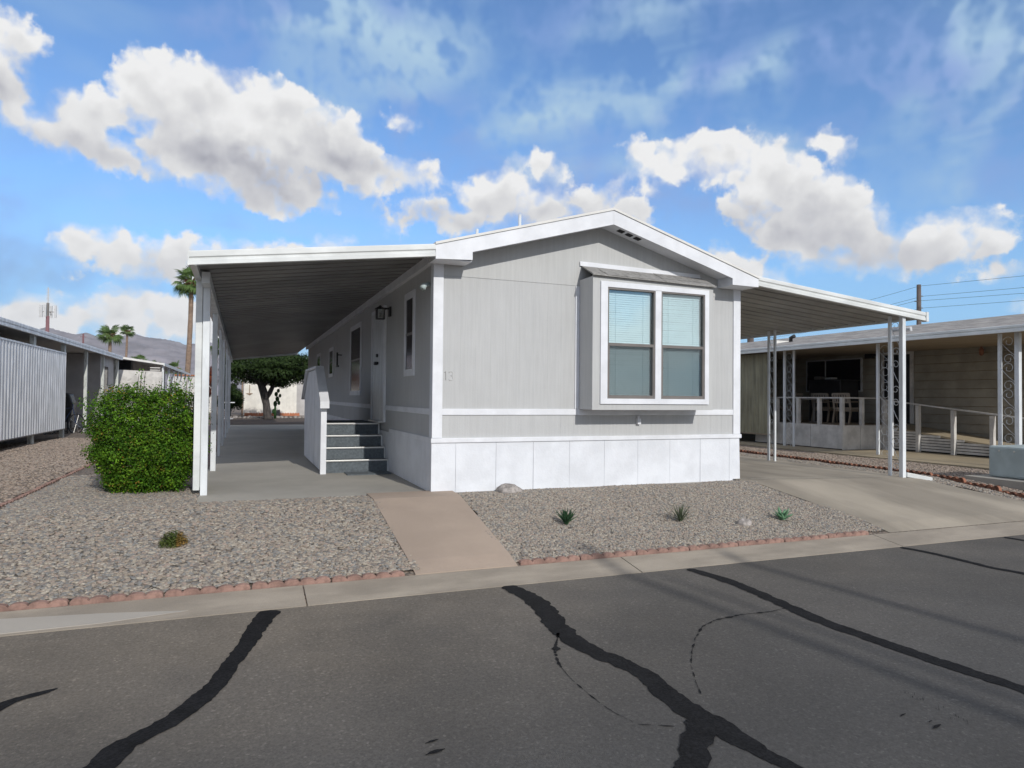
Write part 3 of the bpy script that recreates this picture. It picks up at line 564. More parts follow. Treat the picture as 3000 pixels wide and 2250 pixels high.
# ---- scalloped concrete edgers
def edger(L_, n, h, th, hb):
    mb = MB(); pts = [(-L_ / 2, 0, 0), (L_ / 2, 0, 0)]; w = L_ / n
    for i in range(n - 1, -1, -1):
        cx = -L_ / 2 + (i + .5) * w
        for k in range(7):
            a = math.pi * k / 6; pts.append((cx + math.cos(a) * w * .48, 0, h + math.sin(a) * hb))
    mb.prism(pts, (0, th, 0)); return mb
ORD = ['first', 'second', 'third', 'fourth', 'fifth', 'sixth', 'seventh', 'eighth', 'ninth', 'tenth', 'eleventh', 'twelfth', 'thirteenth', 'fourteenth', 'fifteenth', 'sixteenth', 'seventeenth', 'eighteenth', 'nineteenth', 'twentieth'] + ['twenty-' + q for q in ('first', 'second', 'third', 'fourth', 'fifth', 'sixth', 'seventh', 'eighth', 'ninth')]
def edging(p0, p1, label, group, m_, L_=.63, n=5, h=.050, th=.055, hb=.026, sink=.02, zoff=0, seed=0):
    rr = random.Random(seed); a = Vector(p0); b = Vector(p1); d = (b - a); cnt = int(d.length / (L_ + .008)); ang = math.atan2(d.y, d.x); proto = None
    for i in range(cnt):
        c = a + d.normalized() * ((i + .5) * (L_ + .008)); z = gz(c.x, c.y) - sink + zoff
        if c.y < 6.2: z = .05 - sink + zoff
        lc = (c.x, c.y + rr.uniform(-.006, .006), z + rr.uniform(-.004, .004))
        if proto is None:
            proto = build('edging_block', edger(L_, n, h, th, hb), m_, None, bevel=.006); tag(proto, label, 'edging block', group); o = proto
        else: o = proto.copy(); COL.objects.link(o)
        o['label'] = label % ORD[i]
        o.location = lc; o.rotation_euler = (rr.uniform(-.03, .03), 0, ang + rr.uniform(-.008, .008))

# ================================================================== the mobile home
HX0, HX1, HY0, HY1 = 2.30, 7.16, 8.56, 26.7
home = thing('mobile_home', 'light grey mobile home with white trim, a gabled front and a big boxed double window', 'mobile home', (4.73, 8.56, .38))
def hp(name, mb, m_, parent=None, **kw): return build(name, mb, m_, parent or home, **kw)
rake = lambda x: (4.24 - (4.73 - x) * .278) if x < 4.73 else (4.24 - (x - 4.73) * .306)     # top of the roof edge board
# core behind the cladding
w = MB(); w.box(HX0 + .012, HX1 - .012, HY0 - .0028, HY1, .9, 3.24)
w.prism([(HX0 + .012, HY0 + .014, 3.24), (HX1 - .012, HY0 + .014, 3.24), (HX1 - .012, HY0 + .014, 3.40), (4.73, HY0 + .014, 4.10), (HX0 + .012, HY0 + .014, 3.42)], (0, HY1 - HY0 - .1, 0))
hp('wall', w, 'siding')
# grooved sheet siding, board by board
gx = [2.36, 2.65, 2.86, 3.07, 3.28, 3.48, 3.69, 3.905, 4.11, 4.32, 4.53, 4.74, 4.95, 5.16, 5.37, 5.58, 5.79, 6.0, 6.21, 6.42, 6.63, 6.84, 7.10]
w = MB()
for a, b in zip(gx[:-1], gx[1:]):
    w.box(a + .0012, b - .0012, HY0 - .004, HY0 + .013, 1.10, 1.45); w.box(a + .0012, b - .0012, HY0 - .004, HY0 + .013, 1.45, 3.222)
hp('front_siding', w, 'siding')
w = MB(); w.prism([(2.34, HY0 - .010, 3.228), (7.12, HY0 - .010, 3.215), (7.12, HY0 - .010, 3.40), (4.73, HY0 - .010, 4.10), (2.34, HY0 - .010, 3.42)], (0, .026, 0)); hp('gable_panel', w, 'gable')
w = MB(); y = HY0
while y < HY1 - .2:
    w.box(HX0 - .004, HX0 + .02, y + .001, min(HY1, y + .2035), 1.08, 3.40); y += .206
hp('side_siding', w, 'siding')
w = MB(); y = HY0
while y < HY1 - .2: w.box(HX1 - .02, HX1 + .004, y + .0025, y + .2035, 1.08, 3.40); y += .206
hp('side_siding', w, 'siding')
# trim boards
t_ = MB()
t_.box(2.275, 2.41, HY0 - .024, HY0 + .01, 1.115, 3.385); t_.box(2.276, 2.30, HY0 + .01, HY0 + .12, 1.115, 3.385)
hp('corner_trim', t_, 'trim', bevel=.003)
t_ = MB().box(7.05, 7.182, HY0 - .024, HY0 + .01, 1.115, 3.36); t_.box(7.16, 7.182, HY0 + .01, HY0 + .12, 1.115, 3.36); hp('corner_trim', t_, 'trim', bevel=.003)
hp('band_trim', MB().box(2.41, 4.40, HY0 - .02, HY0, 1.412, 1.492).box(4.40, 7.05, HY0 - .020, HY0, 1.408, 1.488), 'trim', bevel=.003)
hp('batten_trim', MB().box(4.325, 4.384, HY0 - .022, HY0, 1.494, 3.215), 'trim', bevel=.003)
hp('belt_trim', MB().box(2.262, 7.20, HY0 - .034, HY0 + .01, 1.052, 1.112), 'trim', bevel=.006)
hp('side_band_trim', MB().box(HX0 - .02, HX0, HY0 + .122, 11.68, 1.412, 1.492).box(HX0 - .02, HX0, 12.98, HY1, 1.412, 1.492), 'trim')
hp('side_belt_trim', MB().box(HX0 - .026, HX0 + .01, HY0 + .012, 11.3, 1.052, 1.112).box(HX0 - .026, HX0 + .01, 14.4, HY1, 1.052, 1.112), 'trim')
# skirting
sx = [2.272, 2.60, 3.16, 3.70, 4.25, 4.80, 5.35, 5.90, 6.44, 6.98, 7.172]; rr = random.Random(5)
for a, b in zip(sx[:-1], sx[1:]):
    k = rr.uniform(-.006, .004); zb = .405 if a < 2.7 else .395
    q = MB(); q.prism([(a + .0018, HY0 - .012 + k, zb), (b - .0018 + (.02 if b > 7.1 else 0), HY0 - .012 + rr.uniform(-.004, .004), zb), (b - .0018, HY0 - .014, 1.055), (a + .0018, HY0 - .014, 1.055)], (0, .012, 0)); hp('skirting_panel', q, 'skirt')
hp('skirting_shadow_gap', MB().box(2.31, 7.12, HY0 + .006, HY0 + .012, .38, 1.06), 'dark')
q = MB(); y = HY0 - .008
while y < HY1 - .2: q.box(HX0 - .022, HX0 - .008, y, min(y + .147, HY1), .41, 1.053); q.box(HX0 - .016, HX0 - .006, y + .147, y + .155, .41, 1.053); y += .155
hp('side_skirting', q, 'skirt')
hp('side_skirting', MB().box(HX1, HX1 + .012, HY0, HY1, .36, 1.053), 'skirt')
hp('skirting_foot', MB().box(2.24, 2.31, HY0 - .03, HY0 + .06, .395, .412), 'trim')
# roof
roof = MB()
for (xa, xb) in ((2.205, 4.73), (4.73, 7.245)):
    za, zb = rake(xa), rake(xb)
    roof.prism([(xa, 8.185, za + .002), (xb, 8.185, zb + .002), (xb, 8.185, zb + .034), (xa, 8.185, za + .034)], (0, 18.7, 0))
ro = hp('roof', roof, 'whiteroof')
def rakeboard(pts, name='rake_board'): return hp(name, MB().prism([(x, 8.20, z) for x, z in pts], (0, .03, 0)), 'trim')
rakeboard([(2.21, rake(2.21) - .001), (4.73, 4.239), (4.73, 4.045), (2.69, 3.487), (2.69, 3.385), (2.21, 3.362)])
rakeboard([(4.732, 4.239), (7.235, rake(7.235) - .001), (7.235, 3.348), (6.752, 3.352), (6.752, 3.448), (4.732, 4.045)])
so_ = MB(); so_.prism([(2.70, 8.228, 3.52), (4.73, 8.228, 4.075), (4.73, 8.228, 4.085), (2.70, 8.228, 3.53)], (0, .34, 0))
so_.prism([(4.73, 8.228, 4.075), (6.745, 8.228, 3.48), (6.745, 8.228, 3.49), (4.73, 8.228, 4.085)], (0, .34, 0))
sof = hp('soffit', so_, 'trim')
for i in range(3):
    x = 4.90 + .135 * i
    for sg in (1, -1):
        xx = 4.73 + (x - 4.73) * sg; s0 = -.295 * sg
        if sg == 1: hp('soffit_vent', MB().prism([(xx, 8.33, 4.0745 - (xx - 4.73) * .295), (xx + .085, 8.33, 4.0745 - (xx + .085 - 4.73) * .295), (xx + .085, 8.33, 4.066 - (xx + .085 - 4.73) * .295), (xx, 8.33, 4.066 - (xx - 4.73) * .295)], (0, .09, 0)), 'dark', sof)
hp('eave_return', MB().box(2.212, 2.69, 8.232, 8.545, 3.366, 3.376).box(2.68, 2.69, 8.232, 8.545, 3.376, 3.52).box(2.212, 2.222, 8.232, 8.545, 3.376, 3.50), 'trim')
hp('eave_return', MB().box(6.752, 7.233, 8.232, 8.545, 3.348, 3.358).box(6.752, 6.762, 8.232, 8.545, 3.358, 3.48), 'trim')
hp('side_fascia', MB().box(2.205, 2.225, 8.55, HY1, 3.36, 3.49), 'trim')
hp('side_soffit', MB().box(2.225, 2.30, 8.55, HY1, 3.382, 3.392), 'trim')
hp('side_fascia', MB().box(7.215, 7.235, 8.55, HY1, 3.34, 3.45), 'trim')
hp('vent_pipe', MB().tube([(4.86, 12, 4.1), (4.875, 12, 5.13)], .03, 12), 'post', smooth=True)
hp('vent_pipe', MB().tube([(4.66, 14, 4.1), (4.69, 14, 5.29)], .032, 12), 'post', smooth=True)
# boxed front window
BX0, BX1, BY = 4.385, 6.36, 8.15
bay = hp('window_box', MB().box(BX0, BX1, BY + .012, HY0, 1.492, 1.51).box(BX0, BX0 + .02, BY + .012, HY0, 1.51, 3.30).box(BX1 - .02, BX1, BY + .012, HY0, 1.51, 3.27), 'siding')
fr = MB(); fr.prism([(BX0, BY, 1.49), (4.50, BY, 1.49), (4.50, BY, 3.325), (BX0, BY, 3.33)], (0, .012, 0)); fr.prism([(6.27, BY, 1.49), (BX1, BY, 1.49), (BX1, BY, 3.29), (6.27, BY, 3.292)], (0, .012, 0))
fr.box(4.50, 6.27, BY, BY + .012, 1.49, 1.62); fr.prism([(4.50, BY, 3.19), (6.27, BY, 3.17), (6.27, BY, 3.292), (4.50, BY, 3.325)], (0, .012, 0))
hp('box_front', fr, 'gable', bay)
# little shingled roof and flashing board over the box
sr = MB(); A0 = Vector((4.36, 8.10, 3.322)); A1 = Vector((6.385, 8.10, 3.282)); B0 = Vector((4.415, 8.545, 3.505)); B1 = Vector((6.45, 8.545, 3.475))
sr.prism([tuple(A0), tuple(A1), tuple(B1), tuple(B0)], (0, 0, -.014)); bro = hp('box_roof', sr, 'roofshingle', bay)
rr = random.Random(3); tb = MB()
for r_ in range(3):
    t0 = r_ / 3; t1 = (r_ + 1) / 3; x = rr.uniform(-.15, 0)
    while x < 2.03:
        xw = rr.choice([.28, .30, .33]); a = max(0, x + .004) / 2.03; b = min(2.03, x + xw - .004) / 2.03
        if b > a:
            h = Vector((0, 0, .004 + rr.choice([0, 0, .005]) - r_ * .0)); L_ = lambda u, v: (A0.lerp(A1, u)).lerp(B0.lerp(B1, u), v) + h
            tb.prism([tuple(L_(a, t0)), tuple(L_(b, t0)), tuple(L_(b, t1 - .02)), tuple(L_(a, t1 - .02))], (0, 0, -.004))
        x += xw
build('shingle_course', tb, 'roofshingle', bro)
hp('flashing_board', MB().prism([(4.385, 8.525, 3.502), (6.42, 8.525, 3.468), (6.415, 8.525, 3.528), (4.38, 8.525, 3.566)], (0, .034, 0)), 'trim', bay, bevel=.003)
# window with two sashes
win = hp('front_window', MB().box(4.50, 4.605, BY - .022, BY, 1.572, 3.24).box(6.205, 6.275, BY - .022, BY, 1.572, 3.222).box(5.365, 5.462, BY - .022, BY, 1.645, 3.165)
         .box(4.605, 6.205, BY - .022, BY, 1.572, 1.645).prism([(4.605, BY - .022, 3.165), (6.205, BY - .022, 3.155), (6.205, BY - .022, 3.222), (4.605, BY - .022, 3.24)], (0, .022, 0)), 'trim')
hp('window_recess', MB().box(4.56, 6.24, BY + .14, BY + .15, 1.6, 3.22).box(4.56, 4.575, BY + .02, BY + .14, 1.6, 3.22).box(6.225, 6.24, BY + .02, BY + .14, 1.6, 3.22), 'dark', win)
for (xa, xb) in ((4.605, 5.365), (5.462, 6.205)):
    f = MB(); y0, y1 = BY - .014, BY + .03; f.box(xa, xa + .022, y0, y1, 1.645, 3.16); f.box(xb - .022, xb, y0, y1, 1.645, 3.16); f.box(xa + .022, xb - .022, y0, y1, 1.645, 1.672); f.box(xa + .022, xb - .022, y0, y1, 3.135, 3.16)
    f.box(xa + .022, xb - .022, y0 + .001, y1, 2.365, 2.405); f.box(xa + .022, xa + .036, y0 + .003, y1, 1.672, 2.365); f.box(xb - .036, xb - .022, y0 + .003, y1, 1.672, 2.365); f.box(xa + .022, xb - .022, y0 + .004, y1, 1.672, 1.69)
    hp('sash_frame', f, 'sash', win)
    hp('upper_pane', MB().box(xa + .02, xb - .02, BY + .016, BY + .020, 2.40, 3.14), 'glass', win)
    hp('lower_pane', MB().box(xa + .03, xb - .03, BY + .008, BY + .012, 1.68, 2.37), 'glass', win)
    hp('insect_screen', MB().quad((xa + .03, BY - .006, 1.68), (xb - .03, BY - .006, 1.68), (xb - .03, BY - .006, 2.37), (xa + .03, BY - .006, 2.37)), 'screen', win)
    b = MB(); z = 1.69; rr = random.Random(int(xa * 10))
    while z < 3.13:
        dz = rr.uniform(-.0012, .0012); b.quad((xa + .04, BY + .050, z + .0012 + dz), (xb - .045, BY + .050, z + .0012), (xb - .045, BY + .062, z + .032), (xa + .04, BY + .062, z + .032 + dz)); z += .030
    for xx in (xa + .16, xb - .16): b.box(xx, xx + .004, BY + .046, BY + .049, 1.69, 3.13)
    hp('blinds', b, 'blind', win)
# house number: raised digits painted over in the wall colour
def poly_digit(strokes, x0, z0, s, w):
    mb = MB()
    for st in strokes: mb.tube([(x0 + a * s, HY0 - .007, z0 + b * s) for a, b in st], w, 8)
    return mb
num = poly_digit([[(.10, .86), (.28, 1.0), (.28, 0)]], 2.425, 1.865, .115, .0045)
num.v += []; n3 = poly_digit([[(0, .88), (.12, 1.0), (.36, 1.0), (.46, .86), (.42, .62), (.22, .54), (.44, .46), (.50, .22), (.40, .02), (.14, 0), (0, .12)]], 2.497, 1.862, .115, .0045)
num.add(n3.v, n3.f); hp('house_number', num, 'gable', smooth=True)
hp('outlet_cover', MB().box(5.322, 5.378, HY0 - .055, HY0, 1.275, 1.36).box(5.335, 5.362, HY0 - .04, HY0, 1.36, 1.40), 'trim', bevel=.004)
# side windows and door
def sidewin(y0, y1, z0, z1, tw=.10):
    f = MB(); x0, x1 = HX0 - .024, HX0 + .004
    f.box(x0, x1, y0, y0 + tw, z0, z1); f.box(x0, x1, y1 - tw, y1, z0, z1); f.box(x0, x1, y0 + tw, y1 - tw, z0, z0 + tw); f.box(x0, x1, y0 + tw, y1 - tw, z1 - tw, z1)
    wdw = hp('side_window', f, 'trim'); hp('pane', MB().box(HX0 - .012, HX0 - .006, y0 + tw, y1 - tw, z0 + tw, z1 - tw), 'darkglass', wdw)
    hp('sash_frame', MB().box(HX0 - .018, HX0 - .008, y0 + tw, y1 - tw, (z0 + z1) / 2 - .02, (z0 + z1) / 2 + .02), 'sash', wdw)
sidewin(9.60, 10.24, 1.95, 3.19); sidewin(14.30, 15.82, 1.66, 3.20); sidewin(18.96, 19.95, 2.16, 2.98)
sidewin(22.2, 23.3, 2.0, 3.0)
dr_ = hp('door', MB().box(HX0 - .030, HX0 + .004, 11.82, 12.355, 1.215, 3.13).box(HX0 - .030, HX0 + .004, 12.365, 12.85, 1.215, 3.13), 'post')
hp('door_frame', MB().box(HX0 - .045, HX0 + .004, 11.70, 11.815, 1.20, 3.22).box(HX0 - .045, HX0 + .004, 12.855, 12.96, 1.20, 3.22).box(HX0 - .045, HX0 + .004, 11.815, 12.855, 3.135, 3.22), 'trim', dr_)
hp('door_knob', MB().tube([(2.27, 12.30, 2.24), (2.20, 12.30, 2.24)], .026, 10), 'black', dr_)
hp('door_knob', MB().tube([(2.27, 12.43, 2.24), (2.215, 12.43, 2.24)], .028, 10), 'black', dr_)
hp('deadbolt', MB().tube([(2.27, 12.33, 2.38), (2.235, 12.33, 2.38)], .032, 10), 'black', dr_)
hp('door_sill', MB().box(2.20, 2.285, 11.82, 12.86, 1.185, 1.212), 'steel', dr_)

# ---- wall lantern, flood light, bracket
ln = thing('wall_lantern', 'black box lantern with clear glass on the grey wall beside the door', 'lantern', (2.3, 11.35, 3.05))
build('backplate', MB().box(2.262, 2.29, 11.29, 11.41, 2.98, 3.14), 'black', ln); build('arm', MB().box(2.15, 2.262, 11.34, 11.36, 3.10, 3.125), 'black', ln)
c = MB(); 
for dx in (-.06, .06):
    for dyy in (-.06, .06): c.box(2.12 + dx - .007, 2.12 + dx + .007, 11.35 + dyy - .007, 11.35 + dyy + .007, 2.94, 3.09)
c.box(2.053, 2.187, 11.283, 11.417, 2.925, 2.94); c.lathe([(.10, 3.09), (.085, 3.105), (.03, 3.14), (.012, 3.16)], (2.12, 11.35, 0), 4)
build('cage', c, 'black', ln); build('glass', MB().box(2.066, 2.174, 11.296, 11.404, 2.942, 3.088), 'lampglass', ln)
build('bulb', MB().blob((2.12, 11.35, 3.0), (.022, .022, .04), 1, 0), 'panelgrey', ln, smooth=True)
fl = thing('flood_light', 'small weathered green wall lamp high on the side wall by the front corner', 'lamp', (2.3, 8.78, 3.12))
build('mount', MB().lathe([(.05, 0), (.05, .02), (.02, .03)], (2.25, 8.78, 3.11), 12), 'greenbox', fl); build('lamp_head', MB().tube([(2.27, 8.76, 3.15), (2.20, 8.72, 3.10), (2.17, 8.70, 3.06)], [.02, .035, .045], 12), 'greenbox', fl, smooth=True)
bk = solo('wall_bracket', MB().beam((2.18, 17.3, 2.35), (2.18, 17.3, 2.72), .04, .04).beam((2.29, 17.3, 2.66), (2.16, 17.3, 2.66), .03, .03).beam((2.17, 17.33, 2.37), (2.17, 17.0, 2.37), .04, .04), 'black', 'black L shaped metal bracket on the side wall past the door', 'bracket', (2.3, 17.3, 2.5))

# ---- porch steps with landing and guard wall
stp = thing('porch_steps', 'dark carpeted porch steps with four metal nosings and a white guard wall', 'porch steps', (1.8, 12.8, .405))
for i, (z, y) in enumerate([(.605, 11.27), (.79, 11.55), (.975, 11.83), (1.17, 12.11)]):
    y2 = 13.75 if i == 3 else y + .30
    t0 = build('tread', MB().box(1.262, 2.25, y + .012, y2, z - .03, z), 'carpet', stp)
    build('riser', MB().box(1.262, 2.25 - (.0 if i else 0), y + .014, y + .03, z - .19 if i else .405, z - .03), 'carpet', t0)
    build('nosing', MB().box(1.262, 2.27, y - .008, y + .035, z - .020, z + .006), 'steel', t0, bevel=.004)
    build('side_cheek', MB().box(2.252, 2.272, y + .0, y + .14, (z - .19 if i else .41), z - .022), 'post', stp)
for i, (z, y) in enumerate([(.605, 14.57), (.79, 14.29), (.975, 14.01)]):
    t0 = build('tread', MB().box(1.262, 2.25, y - .30, y, z - .03, z), 'carpet', stp); build('nosing', MB().box(1.262, 2.25, y - .02, y + .008, z - .02, z + .006), 'steel', t0)
build('newel_post', MB().box(1.165, 1.255, 11.14, 11.23, .405, 1.62), 'trim', stp, bevel=.003)
build('guard_panel', MB().prism([(1.20, 11.235, .43), (1.20, 11.235, 1.60), (1.20, 11.9, 2.10), (1.20, 12.52, 2.10), (1.20, 12.52, .43)], (.025, 0, 0)), 'skirt', stp)
build('guard_panel', MB().prism([(1.195, 12.535, .43), (1.195, 12.535, 2.10), (1.195, 13.80, 2.10), (1.195, 14.55, 1.62), (1.195, 14.5, .43)], (.025, 0, 0)), 'skirt', stp)
cp = MB(); cp.beam((1.21, 11.05, 1.545), (1.21, 11.92, 2.135), .14, .035); cp.beam((1.21, 11.90, 2.128), (1.21, 13.82, 2.128), .14, .035); cp.beam((1.21, 13.80, 2.135), (1.21, 14.70, 1.58), .14, .035)
build('handrail_cap', cp, 'trim', stp); build('end_board', MB().prism([(1.14, 11.03, 1.45), (1.14, 11.03, 1.56), (1.14, 11.30, 1.745), (1.14, 11.30, 1.63)], (.14, 0, 0)), 'trim', stp)
solo('door_mat', MB().box(1.55, 2.24, 10.86, 11.25, .406, .420), 'carpet', 'dark grey mat on the concrete at the foot of the porch steps', 'mat', (1.9, 11.05, .406))

# ---- awnings: ribbed metal pans, gutters and posts
def pans(x0, z0, x1, z1, y0, y1, pitch=.305, rib=.045):
    mb = MB(); y = y0
    prof = []
    while y < y1 - .01:
        prof += [(y, 0), (y + pitch * .74, 0), (y + pitch * .78, rib), (y + pitch * .95, rib)]; y += pitch
    prof.append((y, 0)); n = len(prof)
    mb.v = [(x0, a, z0 + b) for a, b in prof] + [(x1, a, z1 + b) for a, b in prof]
    mb.f = [(i, i + 1, i + 1 + n, i + n) for i in range(n - 1)]
    return mb
def gutter(a, b, out, h=.15, d=.07):
    """stepped box gutter from a to b (bottom edge), out = outward unit vector"""
    mb = MB(); o = Vector(out); a = Vector(a); b = Vector(b)
    prof = [(0, 0), (.0, .045), (-.012, .058), (-.012, .075), (.004, .088), (.004, h - .012), (-.006, h), (-d, h), (-d, h - .01), (-d, 0)]
    pa = [a + o * p[0] + Vector((0, 0, p[1])) for p in prof]; mb.prism([tuple(p) for p in pa], tuple(b - a)); return mb
aw = thing('patio_awning', 'white ribbed metal awning on thin posts along the left side of the grey home', 'awning', (.9, 8.3, .4), )
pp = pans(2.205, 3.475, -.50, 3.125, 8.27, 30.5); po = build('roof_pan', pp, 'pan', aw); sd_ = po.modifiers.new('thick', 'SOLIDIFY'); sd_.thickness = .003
g1 = build('gutter', gutter((-.56, 8.205, 3.065), (2.215, 8.205, 3.395), (0, -1, 0), .155), 'alu', aw)
g2 = build('gutter', gutter((-.555, 8.215, 3.065), (-.555, 30.6, 3.065), (-1, 0, 0), .155), 'alu', aw)
build('end_cap', MB().box(-.575, -.557, 8.19, 8.30, 3.055, 3.225), 'alu', aw)
build('beam', MB().box(-.465, -.375, 8.85, 30.3, 2.975, 3.105), 'post', aw)
build('end_gutter', gutter((2.2, 30.6, 3.39), (-.56, 30.6, 3.065), (0, 1, 0), .155), 'alu', aw)
for i, y in enumerate([9.27, 12.17, 15.05, 17.96, 21.2, 24.3, 27.4]):
    hw_ = .040 if i < 2 else .025; p = build('post', MB().box(-.422 - hw_, -.422 + hw_, y - hw_, y + hw_, .405, 2.985), 'post', aw, bevel=.004)
    if i in (0, 3):
        dsp = MB().box(-.545 if i == 0 else -.50, -.470 if i == 0 else -.450, y - .03, y + .03, .47, 3.07).box(-.47, -.455, y - .005, y + .005, .5, 3.0)
        build('downspout', dsp, 'alu', aw, bevel=.006)
# right carport
cpo = thing('carport', 'sloping white metal carport on scrolled iron posts at the right of the grey home', 'carport', (9.0, 8.3, .35))
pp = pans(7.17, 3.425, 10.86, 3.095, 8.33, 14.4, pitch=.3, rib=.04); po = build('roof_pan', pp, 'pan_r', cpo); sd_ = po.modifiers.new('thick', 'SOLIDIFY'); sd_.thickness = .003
build('gutter', gutter((7.20, 8.27, 3.395), (10.90, 8.27, 3.03), (0, -1, 0), .145), 'alu', cpo)
build('gutter', gutter((10.87, 8.30, 3.055), (10.87, 14.5, 3.055), (1, 0, 0), .055, .03), 'alu', cpo)
build('end_cap', MB().box(10.90, 10.955, 8.255, 8.35, 3.015, 3.18), 'alu', cpo)
for i in range(19): build('roof_clip', MB().box(10.835, 10.875, 8.33 + .3 * i + .20, 8.33 + .3 * i + .27, 3.075, 3.092), 'steel', cpo)
def spiral(c, r0, r1, a0, a1, axis_y=True, n=16):
    out = []
    for k in range(n + 1):
        t = k / n; a = lerp(a0, a1, t); r_ = lerp(r0, r1, t); out.append((c[0], c[1] + r_ * math.cos(a), c[2] + r_ * math.sin(a)))
    return out
def scrollpost(parent, x, ya, yb, z0, z1, wa=.04, wb=.045, spout=False, m_='post', rep=.66, start=None):
    """two legs at ya (near camera) and yb with iron scrolls between"""
    a = build('post', MB().box(x - wa / 2, x + wa / 2, ya - wa / 2, ya + wa / 2, z0, z1), m_, parent, bevel=.003)
    b = build('post', MB().box(x - wb / 2, x + wb / 2, yb - wb / 2, yb + wb / 2, z0, z1), m_, parent, bevel=.003)
    lo = min(ya, yb) + wa / 2; hi = max(ya, yb) - wb / 2; mid = (lo + hi) / 2; hw = (hi - lo) / 2; z = start if start else z1 - .18
    while z > z0 + .35:
        s_ = MB()   # upper curl, slanting bar, lower curl: an S
        s_.tube(spiral((x, mid, z), hw * .80, hw * .28, math.pi * .1, math.pi * 2.2), .0045, 6)
        s_.tube([(x, hi, z - .02), (x, mid, z - rep * .33), (x, lo + .004, z - rep * .55)], .0045, 6)
        s_.tube(spiral((x, mid, z - rep * .66), hw * .80, hw * .28, math.pi, -math.pi * 1.2), .0045, 6)
        build('scrollwork', s_, m_, a, smooth=True); z -= rep
scrollpost(cpo, 10.45, 8.36, 8.60, gz(10.45, 9) + .016, 3.115, .075, .045)
build('downspout', MB().prism([(10.49, 8.30, .44), (10.49, 8.30, .36), (10.86, 8.12, .30), (10.86, 8.12, .36)], (.0, .05, 0)), 'alu', cpo, bevel=.006)
scrollpost(cpo, 10.45, 11.35, 11.53, gz(10.45, 9) + .016, 3.115, .042, .042)

# ================================================================== planting and stones in the front beds
def shrub(name, c, rx, ry, h, label, n, m_='leaf', size=.035, seed=1, boxy=4.0, zb=0.0, taper=.72):
    t = thing(name, label, 'shrub', c); rg = np.random.default_rng(seed)
    P = []; Nn = []
    # leaf sprays: clumps over a superellipsoid shell, thinner inside
    ncl = n // 9; u = rg.uniform(0, 2 * np.pi, ncl); v = rg.uniform(-1, 1, ncl)
    ce = np.sqrt(1 - v * v); sx, sy, sz = ce * np.cos(u), ce * np.sin(u), v
    k = (np.abs(sx) ** boxy + np.abs(sy) ** boxy + np.abs(sz) ** boxy) ** (-1 / boxy)
    d = np.stack([sx, sy, sz], 1)
    bump = np.array([noise.noise(Vector(q) * 2.6 + Vector((seed, 0, 0))) for q in d]) * .20 + np.array([noise.noise(Vector(q) * 5.5 + Vector((0, seed, 0))) for q in d]) * .20
    rad = (k * (1 + bump)) * (1 - np.abs(rg.normal(0, .06, ncl)) - (rg.random(ncl) < .4) * rg.uniform(0, .45, ncl))
    ctr = d * rad[:, None]
    tz = (ctr[:, 2] + 1) / 2; tp = taper + (1 - taper) * np.clip(tz / .45, 0, 1)
    ctr = ctr * np.array([rx, ry, h / 2]) * np.stack([tp, tp, np.ones(ncl)], 1) + np.array([c[0], c[1], c[2] + h / 2 + zb])
    cr = .042 * (size / .035)
    P = np.repeat(ctr, 9, 0) + rg.normal(0, cr, (ncl * 9, 3)); Nn = np.repeat(d, 9, 0) * .9 + rg.normal(0, .7, (ncl * 9, 3)) + np.array([0, 0, .5])
    clt = np.repeat(rg.uniform(.45, 1.35, (ncl, 1)) * np.array([[1, 1, 1]]) * np.where(rg.random((ncl, 1)) < .12, np.array([[1.5, 1.1, .9]]), 1.0) * np.where(rg.random((ncl, 1)) < .025, np.array([[3.2, 1.1, 3.0]]), 1.0), 9, 0)
    leaves('foliage', m_, P, Nn, size, t, seed=seed, aspect=.55, tint=clt)
    return t
sh = shrub('clipped_shrub', (-1.12, 9.95, .30), .63, .63, 1.36, 'dense bright green clipped box shrub in the gravel beside the awning post', 62000, size=.031, seed=4, taper=.56, boxy=4.2)
st_ = MB(); rr = random.Random(2)
for i in range(22):
    a = rr.uniform(0, 6.28); r1 = rr.uniform(.1, .55); st_.tube([(-1.12 + .08 * math.cos(a), 9.95 + .08 * math.sin(a), .34), (-1.12 + .4 * r1 * math.cos(a), 9.95 + .4 * r1 * math.sin(a), .75), (-1.12 + r1 * math.cos(a), 9.95 + r1 * math.sin(a), 1.2 + rr.random() * .3)], [.022, .014, .006], 6)
build('stems', st_, 'bark', sh)
rg = np.random.default_rng(9)
for (x, y, hh) in [(-1.20, 9.7, 1.98), (-1.17, 9.75, 1.93), (-.97, 9.65, 1.83), (-.86, 9.65, 1.87), (-.68, 9.65, 1.86), (-.64, 9.7, 1.90), (-1.42, 9.75, 1.78), (-.58, 9.6, 1.80), (-1.23, 9.65, 1.90)]:
    sg = build('sprig', MB().tube([(x, y, 1.4), (x + .02, y, hh - .1), (x + .03, y, hh)], [.006, .004, .002], 5), 'bark', sh)
    tp = np.array([(x + .02 + rg.normal(0, .022), y + rg.normal(0, .022), hh - .018 * k + rg.normal(0, .012)) for k in range(11)])
    lv = leaves('sprig_leaves', 'leaf', tp, rg.normal(0, 1, (len(tp), 3)) + [0, -1, .5], .036, sh, seed=3); lv.parent = sg

